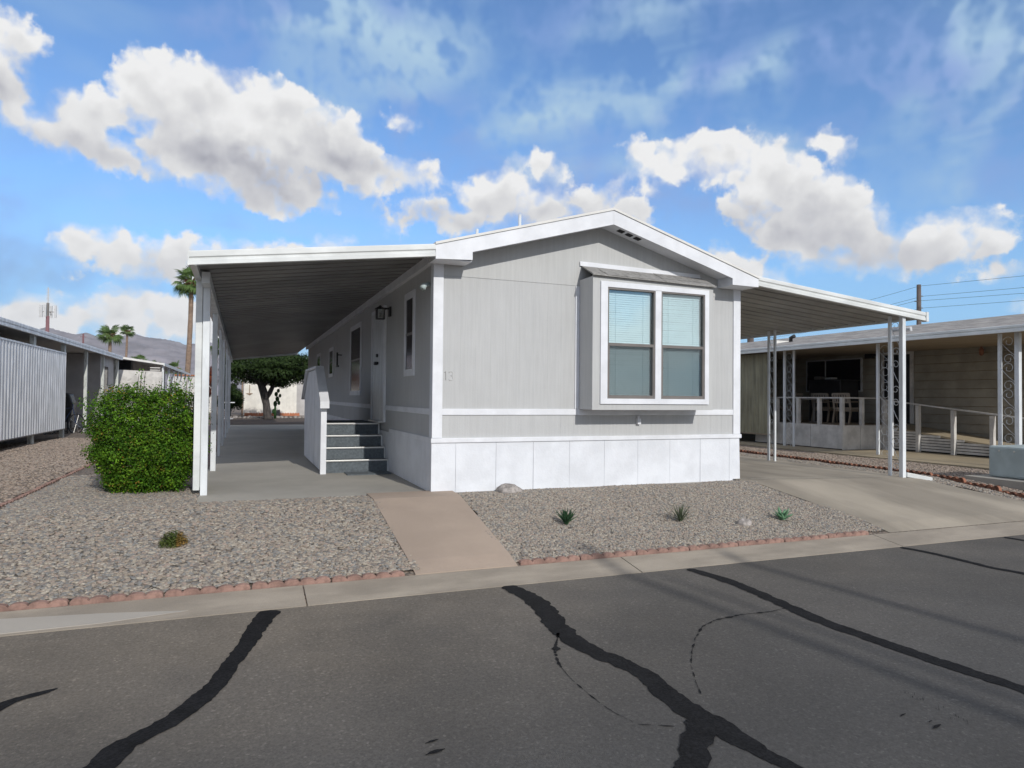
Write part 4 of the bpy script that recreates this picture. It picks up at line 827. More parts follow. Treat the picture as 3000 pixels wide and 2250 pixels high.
def blade(mb, c, ang, tilt, L_, w, curl=.3, n=6, thick=.18):
    """tapering succulent blade from centre c"""
    p = Vector(c); d = Vector((math.cos(ang), math.sin(ang), 0)); sd = Vector((-math.sin(ang), math.cos(ang), 0)); o = len(mb.v); el_ = tilt
    for i in range(n + 1):
        t = i / n; ww = w * (math.sin(math.pi * min(1, .25 + t * .75)) ** .6 if t < .98 else .03); ww = w * (1 - t) ** .55 * (.75 + .9 * t * (1 - t)) + .0008
        up_ = Vector((-d.x * math.sin(el_), -d.y * math.sin(el_), math.cos(el_)))
        for s_ in ((-ww, 0), (0, -ww * thick), (ww, 0), (0, ww * thick * .3)): mb.v.append(tuple(p + sd * s_[0] + up_ * (s_[1])))
        p = p + (d * math.cos(el_) + Vector((0, 0, 1)) * math.sin(el_)) * (L_ / n); el_ -= curl / n
    for i in range(n):
        for k in range(4): a = o + i * 4 + k; b = o + i * 4 + (k + 1) % 4; mb.f.append((a, b, b + 4, a + 4))
    return mb
def rosette(name, c, label, m_, n, L_, w, t0, t1, curl, seed, cat='agave', thick=.18):
    rr = random.Random(seed); mb = MB()
    for i in range(n):
        t = i / n; blade(mb, (c[0] + rr.uniform(-.012, .012), c[1] + rr.uniform(-.012, .012), c[2]), i * 2.399 + rr.uniform(-.2, .2), lerp(t0, t1, t) + rr.uniform(-.1, .1), L_ * rr.uniform(.75, 1.1) * lerp(1, .8, t), w * rr.uniform(.85, 1.1), curl * rr.uniform(.4, 1.4), thick=thick)
    o = solo(name, mb, m_, label, cat, c, smooth=True); settint(o); return o
rosette('agave_plant', (3.41, 6.92, gz(3.4, 6.92) + .03), 'dark green spiky agave, leftmost plant in the right gravel bed', 'agave', 34, .22, .017, .55, 1.5, .15, 1)
rosette('aloe_plant', (4.83, 6.78, gz(4.8, 6.78) + .03), 'thin grey green grassy yucca between the two agaves', 'aloe', 34, .29, .008, .45, 1.5, .35, 2, 'yucca')
rosette('succulent_plant', (6.2, 6.6, gz(6.2, 6.6) + .03), 'pale green broad leaved agave beside a white stone, nearest the driveway', 'agave2', 18, .18, .036, .35, 1.3, .1, 3, thick=.3)
wd = thing('weed_tuft', 'small green and brown weed tuft growing in the left river rock bed', 'weed', (-.57, 7.08, gz(-.57, 7.08))); rg = np.random.default_rng(8)
q = rg.normal(0, 1, (1500, 3)); q /= np.linalg.norm(q, axis=1, keepdims=True); q = q * (rg.random((1500, 1)) ** .5) * [.13, .12, .13]; q[:, 2] = np.abs(q[:, 2]) * 1.15
tt = np.where(q[:, :1] > .03, [[1.5, 1.0, .8]], [[.8, .95, .8]])
leaves('foliage', 'weed', q + [-.57, 7.08, gz(-.57, 7.08) + .01], q * 4 + rg.normal(0, .6, q.shape) + [0, 0, .6], .028, wd, seed=5, aspect=.28, tint=tt)
solo('boulder', MB().blob((3.27, 8.36, .41), (.17, .13, .10), 3, .14, 3), 'rock', 'smooth grey boulder half buried against the white skirting', 'boulder', (3.27, 8.36, .38), smooth=True)
solo('boulder', MB().blob((5.58, 6.55, gz(5.5, 6.5) + .02), (.085, .07, .09), 8, .2, 3), 'rock', 'pale upright rock in the gravel to the left of the broad leaved agave', 'boulder', (5.58, 6.55, .15), smooth=True)
solo('boulder', MB().blob((6.02, 6.52, gz(6, 6.5) + .02), (.035, .03, .022), 4, .1, 2), 'cushion', 'small white stone touching the broad leaved agave', 'stone', (6.02, 6.52, .15), smooth=True)

# edging blocks
edging((-8.2, 5.99, 0), (1.44, 5.99, 0), '%s salmon scalloped edging block of the left gravel bed, counted from its left end', 'edging blocks of the left front bed', 'brick', seed=1)
edging((2.47, 5.99, 0), (7.2, 5.99, 0), '%s salmon scalloped edging block right of the walkway, along the right gravel bed', 'edging blocks of the right front bed', 'brick', seed=2)
edging((-2.43, 6.1, 0), (-2.43, 22, 0), '%s flat salmon edging block beside the left neighbour gravel, counted back from the gutter', 'edging blocks beside the left neighbour', 'brick', h=.02, hb=.02, seed=3)
edging((11.15, 6.0, 0), (12.28, 15.6, 0), '%s dark brown scalloped edging block right of the driveway, counted back from the street', 'edging blocks beside the driveway', 'brown', h=.045, hb=.06, seed=4)

# ================================================================== right neighbour
nh = thing('neighbour_home', 'long cream lap sided mobile home with a shingled roof and shaded porch at the right', 'mobile home', (18, 13, .3))
w = MB(); z = .35; NX = 17.9
while z < 3.4:
    w.prism([(NX, 8.5, z), (NX + .08, 8.5, z), (NX + .08, 8.5, z + .220), (NX + .03, 8.5, z + .220)], (0, 18.5, 0)); z += .235
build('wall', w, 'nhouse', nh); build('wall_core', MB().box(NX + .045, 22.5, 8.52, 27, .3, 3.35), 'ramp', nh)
rf = MB(); rf.prism([(14.36, 8.4, 3.185), (18.9, 8.4, 3.95), (23.3, 8.4, 3.2), (23.3, 8.4, 3.12), (18.9, 8.4, 3.85), (14.36, 8.4, 3.10)], (0, 19.1, 0)); build('roof', rf, 'roof_n', nh)
build('gutter', gutter((14.3, 27.5, 3.05), (14.3, 8.4, 3.05), (-1, 0, 0), .14), 'alu', nh)
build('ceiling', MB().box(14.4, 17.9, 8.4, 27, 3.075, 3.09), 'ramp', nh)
for i, (ya, yb) in enumerate([(15.32, 15.68), (12.12, 12.52), (9.20, 9.56)]):
    scrollpost(nh, 14.80, ya, yb, .305, 3.08, .09 if i == 2 else .05, .06, rep=.55)
nd = build('door', MB().box(NX - .03, NX + .02, 14.05, 14.90, 1.0, 3.0), 'black', nh); build('door_frame', MB().box(NX - .045, NX, 13.95, 14.05, 1.0, 3.08).box(NX - .045, NX, 14.90, 15.0, 1.0, 3.08).box(NX - .045, NX, 14.05, 14.9, 3.0, 3.08), 'nwhite', nd)
nw = build('window', MB().box(NX - .03, NX + .02, 15.7, 17.95, 1.92, 1.96).box(NX - .03, NX + .02, 15.7, 17.95, 2.94, 2.98).box(NX - .03, NX + .02, 17.90, 17.95, 1.96, 2.94).box(NX - .03, NX + .02, 15.7, 15.75, 1.96, 2.94).box(NX - .03, NX + .02, 17.1, 17.14, 1.96, 2.94), 'panelgrey', nh)
build('pane', MB().box(NX - .02, NX - .01, 15.75, 17.90, 1.96, 2.94), 'darkglass', nw)
# roof fittings
solo('roof_vent', MB().tube([(16.2, 16.9, 3.42), (16.2, 16.9, 3.62), (16.2, 16.75, 3.66)], .06, 12), 'black', 'black elbow vent pipe on the neighbour roof, seen under the carport edge', 'vent', (16.2, 16.9, 3.4), smooth=True)
solo('roof_vent', MB().box(16.0, 16.5, 17.3, 17.8, 3.40, 3.56), 'whiteroof', 'low white box vent on the neighbour roof beside the elbow pipe', 'vent', (16.2, 17.5, 3.4))
solo('roof_vent', MB().tube([(15.8, 12.4, 3.36), (15.8, 12.4, 3.50), (15.8, 12.9, 3.50)], .045, 10), 'panelgrey', 'slim grey pipe lying on the neighbour roof by the carport post', 'vent', (15.8, 12.4, 3.4), smooth=True)
solo('roof_vent', MB().lathe([(.10, 0), (.13, .03), (.13, .12), (.06, .17)], (15.6, 9.28, 3.34), 14), 'black', 'round dark turbine vent on the neighbour roof at the right edge', 'vent', (15.6, 9.28, 3.34), smooth=True)
# hanging corrugated screen
def corrugated(x, y0, y1, z0, z1, pitch=.09, d=.02, th=.012):
    mb = MB(); pf = []; y = y0
    while y < y1: pf += [(x, y), (x - d, y + pitch * .25), (x - d, y + pitch * .55), (x, y + pitch * .8)]; y += pitch
    n = len(pf); mb.v = [(a, b, z0) for a, b in pf] + [(a, b, z1) for a, b in pf] + [(a + th, b, z0) for a, b in pf] + [(a + th, b, z1) for a, b in pf]
    for i in range(n - 1): mb.f += [(i, i + 1, i + 1 + n, i + n), (2 * n + i, 3 * n + i, 3 * n + i + 1, 2 * n + i + 1), (i, 2 * n + i, 2 * n + i + 1, i + 1), (n + i, n + i + 1, 3 * n + i + 1, 3 * n + i)]
    return mb
sc = thing('porch_screen', 'olive corrugated metal screen hanging at the far end of the neighbour porch', 'screen', (14.8, 20, .6))
build('panel', corrugated(14.8, 16.28, 24.5, .62, 3.05, .16), 'corr_g', sc); build('rail', MB().box(14.765, 14.83, 16.26, 24.5, .58, .62).box(14.81, 14.84, 16.26, 24.5, 1.72, 1.78), 'ramp', sc)
# deck, skirt, railings, ramp
dk_ = thing('porch_deck', 'raised white skirted porch deck with railing posts at the neighbour home', 'deck', (16.5, 15.8, .3))
build('floor', MB().box(15.12, 17.88, 13.92, 18.4, .90, .965), 'ramp', dk_)
for a, b in ((13.9, 15.0), (15.0, 16.1), (16.1, 17.25)): build('skirt_panel', MB().box(15.10, 15.12, a + .006, b - .006, .33, .97), 'nwhite', dk_)
for a, b in ((15.10, 15.75), (15.75, 16.68)): build('skirt_panel', MB().box(a + .006, b - .006, 13.88, 13.90, .31, .97), 'nwhite', dk_)
build('skirt_base', MB().box(15.11, 16.7, 13.895, 13.905, .305, .34).box(15.125, 15.13, 13.9, 17.3, .305, .97), 'dark', dk_)
for (x, y) in [(15.15, 17.3), (15.15, 16.35), (15.15, 15.5), (15.15, 14.72), (15.15, 13.94), (15.87, 13.94), (16.72, 13.94)]: build('rail_post', MB().box(x - .045, x + .045, y - .045, y + .045, .97, 1.70), 'nwhite', dk_)
build('hand_rail', MB().box(15.11, 15.19, 13.90, 18.3, 1.70, 1.735).box(15.19, 16.72, 13.90, 13.98, 1.70, 1.735), 'nwhite', dk_)
rp = thing('access_ramp', 'long sloping ramp with slatted white sides running down from the porch deck', 'ramp', (17, 10.5, .3))
zr = lambda y: .955 - (13.9 - y) * .115
build('deck_board', MB().prism([(16.66, 13.9, zr(13.9)), (16.66, 8.2, zr(8.2)), (16.66, 8.2, zr(8.2) - .05), (16.66, 13.9, zr(13.9) - .05)], (1.22, 0, 0)), 'slabn', rp)
for y in (13.82, 12.82, 11.86, 10.9, 9.9, 8.9): build('post', MB().box(16.56, 16.65, y - .045, y + .045, .305, zr(y) + .70), 'nwhite', rp)
build('hand_rail', MB().beam((16.6, 13.9, zr(13.9) + .72), (16.6, 8.3, zr(8.3) + .76), .07, .035), 'nwhite', rp)
sl_ = MB(); 
for i in range(9):
    zt = .345 + .072 * i; yend = 13.9 - max(0, (.955 - zt - .06) / .115) if zt < .90 else 13.9
    ylo = 13.9 - (.955 - (zt + .06)) / .115; ylo = max(8.3, ylo)
    if ylo < 13.8: sl_.box(16.645, 16.66, ylo, 13.85, zt, zt + .055)
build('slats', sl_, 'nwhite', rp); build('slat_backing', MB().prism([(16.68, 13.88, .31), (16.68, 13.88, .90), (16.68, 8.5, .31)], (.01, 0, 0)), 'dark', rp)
# furniture on the deck
def chair(c, rz, label, sc_=1.0, proto=[]):
    if proto: return clone(proto[0], c, label, rz)
    t = thing('dining_chair', label, 'chair', (0, 0, 0), 'chairs on the neighbour porch')
    for sx_ in (-1, 1):
        build('leg', MB().beam((sx_ * .25, .25, .0), (sx_ * .25, .22, .62), .045, .045), 'wood', t)
        build('leg', MB().beam((sx_ * .25, -.32, .0), (sx_ * .25, -.22, .42), .045, .045), 'wood', t); build('arm_rest', MB().beam((sx_ * .27, -.28, .64), (sx_ * .27, .28, .64), .05, .03), 'wood', t)
    build('seat', MB().box(-.25, .25, -.24, .24, .36, .41), 'wood', t); build('cushion', MB().box(-.24, .24, -.23, .25, .412, .475), 'cushion', t, bevel=.02)
    bk_ = MB().beam((-.25, -.24, .42), (-.25, -.33, .88), .045, .04).beam((.25, -.24, .42), (.25, -.33, .88), .045, .04).beam((-.25, -.33, .87), (.25, -.33, .87), .04, .05).beam((-.25, -.285, .62), (.25, -.285, .62), .035, .04)
    for k in range(6): bk_.beam((-.19 + .076 * k, -.288, .63), (-.19 + .076 * k, -.325, .86), .048, .012)
    build('backrest', bk_, 'cushion', t)
    t.location = c; t.rotation_euler = (0, 0, rz); proto.append(t); return t
chair((16.45, 14.95, .967), R(-80), 'pale slat back dining chair nearest the railing corner on the neighbour porch')
chair((16.75, 16.05, .967), R(-75), 'pale slat back dining chair in the middle of the neighbour porch')
chair((16.3, 17.1, .967), R(15), 'pale dining chair at the far end of the neighbour porch, half behind an iron post')
cb_ = thing('storage_cabinet', 'tall black cabinet standing under the window on the neighbour porch', 'cabinet', (17.4, 16.4, .967))
build('body', MB().box(17.05, 17.80, 15.75, 17.0, .967, 2.26), 'black', cb_, bevel=.02); build('top', MB().box(17.02, 17.82, 15.72, 17.03, 2.26, 2.30), 'black', cb_)
solo('serving_tray', MB().box(17.1, 17.35, 16.15, 16.4, 2.302, 2.36), 'panelgrey', 'small pale tray on top of the black cabinet, right hand one', 'tray', (17.2, 16.3, 2.302))
solo('folded_cloth', MB().box(17.1, 17.4, 16.6, 16.85, 2.302, 2.40), 'sash', 'grey folded cloth on the left of the black cabinet top', 'cloth', (17.2, 16.7, 2.302), bevel=.02)
solo('porch_table', MB().lathe([(.55, 0), (.55, .03)], (16.2, 15.95, 1.66), 24).lathe([(.04, 0), (.04, .69)], (16.2, 15.95, .967), 10).lathe([(.25, 0), (.05, .04)], (16.2, 15.95, .967), 14), 'sash', 'round dark table between the porch chairs', 'table', (16.2, 15.95, .967))
wl = thing('wall_lamp', 'small brown wall lamp on the cream siding of the right neighbour', 'lamp', (17.9, 11.95, 3.0))
build('bracket', MB().tube([(17.9, 11.95, 2.98), (17.80, 11.95, 3.0)], .03, 8), 'sash', wl); build('shade', MB().lathe([(.02, .10), (.06, .02), (.05, -.1), (.02, -.13)], (17.78, 11.95, 2.97), 10), 'palmskirt', wl)
solo('porch_speaker', MB().box(17.72, 17.9, 15.2, 15.45, 3.0, 3.07).box(17.68, 17.86, 15.22, 15.43, 2.93, 3.05), 'black', 'dark box lamp under the eave beside the neighbour door', 'lamp', (17.8, 15.3, 3.0))
ub = thing('utility_box', 'pale green metal utility cabinet with bolts at the right edge of the picture', 'utility box', (12.9, 7.5, .3))
build('cabinet', MB().box(12.25, 13.25, 6.35, 8.12, .34, .88), 'greenbox', ub, bevel=.035)
for y in (7.93, 7.68, 6.9): build('bolt', MB().tube([(12.25, y, .80), (12.235, y, .80)], .016, 8), 'steel', ub)
build('pad', MB().box(11.95, 13.5, 6.1, 8.35, .2, .335), 'concrete', ub)

# ================================================================== left neighbour
lc = thing('neighbour_carport', 'long low white carport roof with flaking posts at the left edge', 'carport', (-6, 24, .36))
build('gutter', gutter((-4.6, 2, 3.04), (-4.6, 32.2, 3.04), (1, 0, 0), .16), 'corr', lc)
build('roof', MB().box(-8.6, -4.67, 2, 32.2, 3.12, 3.17), 'whiteroof', lc)
for y in (13.7, 16.7, 19.7, 22.75, 25.8, 28.7, 31.8): build('post', MB().box(-4.79, -4.70, y - .10 if y < 24 else y - .045, y + .10 if y < 24 else y + .045, .35, 3.05), 'flaky', lc)
ls = thing('metal_screen', 'pale grey corrugated metal screen raised on the left carport posts', 'screen', (-4.68, 17, .6))
build('panel', corrugated(-4.635, 11, 22.4, .66, 2.75, .21, .022).add([], []), 'corr', ls); build('top_rail', MB().box(-4.70, -4.62, 11, 22.52, 2.75, 2.79), 'corr', ls); build('bottom_rail', MB().box(-4.70, -4.63, 11, 22.52, .635, .66), 'sash', ls)
lh = thing('neighbour_house', 'pale stucco home under the left carport roof', 'house', (-8, 25, .36))
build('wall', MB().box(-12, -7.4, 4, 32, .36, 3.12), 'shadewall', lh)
lb = build('store_room', MB().box(-7.4, -4.87, 29.0, 32.1, .36, 3.10), 'lwall', lh)
wn = build('window', MB().box(-4.87, -4.845, 29.55, 30.5, 1.55, 1.62).box(-4.87, -4.845, 29.55, 30.5, 2.68, 2.74).box(-4.87, -4.845, 29.55, 29.62, 1.62, 2.68).box(-4.87, -4.845, 30.43, 30.5, 1.62, 2.68), 'lwall', lh); build('pane', MB().box(-4.87, -4.86, 29.62, 30.43, 1.62, 2.68), 'darkglass', wn)
build('corner_post', MB().box(-4.9, -4.78, 31.9, 32.0, .36, 3.05), 'flaky', lh)
cg = thing('covered_grill', 'grill under a black cover standing in the gap past the grey screen', 'grill', (-5.35, 25.2, .36))
build('cover', MB().prism([(-5.75, 24.9, .75), (-4.98, 24.9, .75), (-4.92, 24.9, 1.35), (-5.0, 24.9, 1.62), (-5.45, 24.9, 1.74), (-5.78, 24.9, 1.70)], (0, .55, 0)), 'black', cg, bevel=.04)
build('cart', MB().beam((-5.7, 24.95, .36), (-5.7, 24.95, .8), .03, .03).beam((-5.05, 24.95, .36), (-5.05, 24.95, .8), .03, .03).beam((-5.7, 25.4, .36), (-5.7, 25.4, .8), .03, .03).beam((-5.05, 25.4, .36), (-5.05, 25.4, .8), .03, .03).box(-5.72, -5.03, 24.95, 25.4, .45, .48), 'black', cg)
def ring(c, r_, w_, th=.02, n=24): 
    return [(c[0] + math.cos(2 * math.pi * k / n) * r_ * w_[0], c[1] + math.cos(2 * math.pi * k / n) * r_ * w_[1], c[2] + math.sin(2 * math.pi * k / n) * r_) for k in range(n + 1)]
bc = thing('bicycle', 'dark blue bicycle leaning beside the covered grill under the left carport', 'bicycle', (-5.2, 24.5, .36)); u_ = (.55, .835)
A = Vector((-5.38, 24.25, .69)); B = Vector((-5.38 + .55 * .98, 24.25 + .835 * .98, .69)); up3 = Vector((0, 0, 1)); cr_ = A.lerp(B, .42) + Vector((0, 0, -.05)); seat_ = A.lerp(B, .28) + up3 * .48; hd = A.lerp(B, .86) + up3 * .50
for c_ in (A, B):
    wh = build('wheel', MB().tube(ring(c_, .31, u_), .02, 6, caps=False), 'black', bc); sp_ = MB()
    for k in range(10): a = 2 * math.pi * k / 10; sp_.tube([tuple(c_), (c_.x + math.cos(a) * .3 * u_[0], c_.y + math.cos(a) * .3 * u_[1], c_.z + math.sin(a) * .3)], .004, 4)
    build('spokes', sp_, 'steel', wh)
build('frame', MB().tube([A, cr_, seat_, A], .014, 6).tube([cr_, hd, seat_], .016, 6).tube([B, hd, hd + up3 * .12], .014, 6), mat('bicycle_blue', (.03, .05, .12), .3, .1, 3), bc)
build('saddle', MB().blob(tuple(seat_ + up3 * .06), (.07, .12, .03), 2, .05), 'black', bc, smooth=True); build('handlebar', MB().tube([hd + up3 * .12 + Vector((.2, -.13, .05)), hd + up3 * .14, hd + up3 * .12 + Vector((-.2, .13, .05))], .012, 6), 'steel', bc)
# second home on the left
h2 = thing('far_home', 'white walled home with a shallow pitched carport behind the left neighbour', 'house', (-5, 40, .38))
build('front_wall', MB().prism([(-7.5, 33.0, .36), (-3.22, 33.0, .36), (-3.22, 33.0, 2.62), (-7.5, 33.0, 2.74)], (0, .06, 0)), 'nwhite', h2)
build('roof', MB().prism([(-8, 32.9, 3.45), (-4.9, 32.9, 3.24), (-3.15, 32.9, 2.98), (-3.15, 32.9, 2.90), (-4.9, 32.9, 3.15), (-8, 32.9, 3.3)], (0, 16.2, 0)), 'whiteroof', h2)
build('fascia', MB().box(-3.16, -3.12, 32.85, 49.1, 2.86, 2.99), 'alu', h2)
for y in (33.2, 35.6, 38.1, 40.5, 42.8, 45.7, 48.8): build('post', MB().box(-3.25, -3.17, y - .05, y + .05, .38, 2.88), 'post', h2)
build('wall', MB().box(-9, -4.6, 35.0, 49, .38, 3.1), 'lwall', h2); build('opening_shade', MB().box(-7.5, -4.65, 34.6, 34.9, .38, 3.1), 'dark', h2)  # near-black sheet stands in for the shade inside the carport opening
for y in (36.5, 40.2, 44.0): build('window', MB().box(-4.6, -4.57, y, y + 1.2, 1.3, 2.5), 'darkglass', h2)
build('roof_slats', MB().box(-3.7, -3.3, 33.05, 33.08, 2.66, 2.70).box(-3.7, -3.3, 33.05, 33.08, 2.76, 2.80), 'nwhite', h2)
h3 = thing('white_shed', 'plain white wall of a shed beyond the far left carport', 'shed', (-3, 53, .38)); build('wall', MB().box(-4.3, -1.9, 52, 56, .38, 2.9), 'nwhite', h3); build('roof', MB().box(-4.4, -1.8, 51.9, 56.1, 2.92, 3.0), 'terra', h3); build('base_line', MB().box(-4.3, -1.9, 51.97, 51.99, 1.55, 1.58), 'sash', h3)

# ================================================================== behind the porch: shed, tree, cactus
sd = thing('garden_shed', 'cream grooved shed wall in sunlight behind the tree at the end of the porch', 'shed', (1.6, 44, .4))
w = MB(); x = .10
while x < 3.02: w.box(x + .004, x + .196, 43.46, 43.5, .42, 2.75); x += .2
build('wall', w, 'cream', sd); build('body', MB().box(.12, 3.02, 43.49, 46.5, .4, 2.75), 'cream', sd); build('roof', MB().prism([(-.05, 43.3, 2.75), (3.2, 43.3, 2.75), (3.2, 43.3, 2.85), (-.05, 43.3, 2.95)], (0, 3.4, 0)), 'whiteroof', sd)
solo('grey_annex', MB().box(3.04, 6.5, 44.2, 47, .4, 2.9), 'lwall', 'plain grey shed wall in shade to the right of the cream shed', 'shed', (4.5, 45, .4))
solo('metal_pole', MB().tube([(.02, 43.0, .4), (.02, 43.0, 2.9)], .05, 8), 'rust', 'weathered grey pole standing at the left corner of the cream shed', 'pole', (.02, 43, .4))
solo('wall_ornament', MB().box(.40, .44, 43.41, 43.44, 1.75, 2.25).prism([(.22, 43.42, 1.75), (.62, 43.42, 1.75), (.42, 43.42, 1.63)], (0, .02, 0)), 'rust', 'anchor shaped metal ornament hanging on the cream shed wall', 'ornament', (.42, 43.43, 1.9))
rr = random.Random(4)
pr = None
for i in range(5):
    x = .75 + .6 * i if i else .75
    mb = edger(.58, 4, .12, .06, .07)
    if pr is None: pr = tag(build('edging_block', mb, 'terra', None), 'terracotta scalloped edging block at the foot of the cream shed', 'edging block', 'edging blocks by the cream shed'); o = pr
    else: o = pr.copy(); COL.objects.link(o)
    o['label'] = '%s terracotta edging block at the foot of the cream shed, counted from its pole' % ORD[i]; o.location = (.62 + .59 * i, 43.3, .40)
solo('planter_box', MB().box(.15, .52, 43.0, 43.35, .4, .58), 'terra', 'low clay planter beside the pole at the shed corner', 'planter', (.3, 43.2, .4))
solo('garden_bin', MB().prism([(1.70, 40.5, .4), (2.02, 40.5, .4), (2.0, 40.5, .84), (1.66, 40.5, .76)], (0, .35, 0)), 'sash', 'dark grey bin leaning to the right of the tree trunk', 'bin', (1.85, 40.6, .4))
bed = MB(); 
struct('tree_bed', MB().box(-1.2, 5.2, 30.65, 38.6, .38, .425), 'dirt')
proto = None; rr = random.Random(6)
for i in range(26):
    x = -1.0 + i * .23; y = 38.5 + rr.uniform(-.15, .15)
    if proto is None: proto = tag(build('border_rock', MB().blob((0, 0, 0), (.15, .12, .09), 3, .2, 2), 'rock', None, smooth=True), 'rough dark rock lined up along the back edge of the tree bed', 'rock', 'rocks edging the tree bed'); o = proto
    else: o = proto.copy(); COL.objects.link(o)
    o['label'] = '%s rough dark rock from the left along the back of the tree bed' % ORD[i]; o.location = (x, y, .45); o.rotation_euler = (rr.uniform(-.3, .3), rr.uniform(-.3, .3), rr.uniform(0, 6)); s = rr.uniform(.6, 1.3); o.scale = (s, s, s * rr.uniform(.7, 1.2))
tr = thing('shade_tree', 'broad low shade tree with a thick leaning trunk at the end of the porch', 'tree', (1.25, 36.7, .42))
tk = MB(); tk.tube([(1.25, 36.7, .40), (1.22, 36.7, .55), (1.15, 36.7, 1.2), (1.0, 36.7, 1.85), (.85, 36.7, 2.3), (.6, 36.7, 2.9)], [.27, .21, .18, .20, .17, .09], 12)
tk.tube([(1.12, 36.7, 1.45), (1.3, 36.7, 1.75), (1.55, 36.8, 2.3), (2.1, 36.9, 2.9)], [.11, .12, .09, .05], 10)
for (a, b, c_) in [((.95, 36.7, 2.0), (.1, 36.4, 2.6), .07), ((1.0, 36.7, 2.0), (1.6, 35.9, 2.8), .07), ((.9, 36.7, 2.2), (.3, 37.6, 3.0), .07), ((1.55, 36.8, 2.2), (2.8, 36.6, 2.7), .06)]: tk.tube([a, Vector(a).lerp(Vector(b), .5) + Vector((0, 0, .15)), b], [c_, c_ * .8, c_ * .4], 8)
build('trunk', tk, 'bark', tr, smooth=True)
def cloud_leaves(c, r_, n, seed, nb=26, br=.35):
    rg = np.random.default_rng(seed); P = []
    d = rg.normal(0, 1, (nb, 3)); d /= np.linalg.norm(d, axis=1, keepdims=True); cc = d * (rg.random((nb, 1)) ** .4) * np.array(r_) * .8 + np.array(c)
    k = rg.integers(0, nb, n); q = rg.normal(0, 1, (n, 3)); q /= np.linalg.norm(q, axis=1, keepdims=True); s = rg.uniform(.5, 1.25, nb)[k][:, None]
    P = cc[k] + q * (rg.random((n, 1)) ** .35) * br * np.array(r_) * s; return P, q, rg.uniform(.7, 1.25, (nb, 1))[k]
P, q, tt = cloud_leaves((1.3, 36.6, 3.05), (2.55, 2.3, 1.10), 24000, 12, 60, .28); kz = P[:, 2] > 2.0 + .12 * np.sin(P[:, 0] * 6)
leaves('crown', 'leafdark', P[kz], q[kz] + [0, 0, .4], .12, tr, seed=2, aspect=.6, tint=tt[kz] * np.array([[1, 1, 1]]))
cac = thing('prickly_pear', 'prickly pear cactus with stacked pads growing beside the tree trunk', 'cactus', (1.65, 37.6, .42)); pads = MB(); rr = random.Random(5)
pads.tube([(1.62, 37.6, .42), (1.62, 37.6, 1.1)], [.07, .05], 8)
for (x, z, rx_, rz_) in [(1.62, 1.2, .10, .16), (1.72, 1.45, .10, .15), (1.66, 1.7, .09, .13), (1.76, 1.88, .08, .11), (1.80, 1.25, .08, .12), (1.55, .8, .09, .13), (1.85, 1.62, .07, .1)]: pads.blob((x, 37.6 + rr.uniform(-.05, .05), z), (rx_, .03, rz_), rr.random(), .05)
o = build('pads', pads, 'agave', cac, smooth=True); settint(o, (.8, .8, .6))
rb = thing('red_bush', 'tall shrub with reddish leaves left of the porch, behind the posts', 'shrub', (-1.75, 39.5, .4)); P, q, tt = cloud_leaves((-1.75, 39.5, 1.9), (.55, .6, 1.55), 3500, 22, 20, .35); leaves('foliage', 'leafred', P, q, .11, rb, seed=4, tint=tt * np.array([[1, 1, 1]])); build('stems', MB().tube([(-1.75, 39.5, .4), (-1.7, 39.5, 1.6)], [.06, .02], 6).tube([(-1.75, 39.5, .4), (-1.9, 39.5, 1.5)], [.04, .02], 6), 'bark', rb)
db = thing('dark_bush', 'dense dark green bush behind the far posts of the awning', 'shrub', (-.62, 41.5, .4)); P, q, tt = cloud_leaves((-.62, 41.5, 1.7), (.75, .8, 1.4), 6000, 23, 26, .35); leaves('foliage', 'leafdark', P, q, .13, db, seed=6, tint=tt * np.array([[1, 1, 1]])); build('stems', MB().tube([(-.62, 41.5, .4), (-.6, 41.5, 1.6)], [.08, .03], 6), 'bark', db)
tb_ = thing('garden_table', 'small white pedestal table behind the far awning posts', 'table', (-.64, 37.5, .4)); build('top', MB().box(-.95, -.33, 37.2, 37.8, 1.235, 1.275), 'trim', tb_); build('pedestal', MB().box(-.69, -.60, 37.45, 37.55, .44, 1.235), 'trim', tb_); build('base', MB().box(-.9, -.4, 37.3, 37.7, .40, .44), 'trim', tb_)

# ================================================================== palms
def frond(mb, L_, w, droop, seed):
    """one fan leaf: petiole then a pleated fan of pointed segments, along +X"""
    rr = random.Random(seed); pl = L_ * .5; pts = [(pl * t, 0, -droop * .12 * t * t * L_) for t in (0, .5, 1)]
    mb.tube(pts, .02 * L_, 5); c = Vector(pts[-1]); n = 22
    for k in range(n):
        a = lerp(-2.0, 2.0, k / (n - 1)) + rr.uniform(-.04, .04); l = L_ * .58 * (.70 + .30 * math.cos(a * .8)) * rr.uniform(.85, 1.1); wd_ = l * .055
        d = Vector((math.cos(a), math.sin(a), -.10)); sdv = Vector((-math.sin(a), math.cos(a), 0)) * wd_; m1 = c + d * l * .6 + Vector((0, 0, -.06 * l * droop)); e = c + d * l * .95 + Vector((0, 0, -(.28 + .2 * rr.random()) * l * droop))
        o = len(mb.v); mb.v += [tuple(c), tuple(m1 + sdv), tuple(e), tuple(m1 - sdv), tuple(m1 + Vector((0, 0, .03 * l)))]; mb.f += [(o, o + 1, o + 4), (o, o + 4, o + 3), (o + 1, o + 2, o + 4), (o + 4, o + 2, o + 3)]
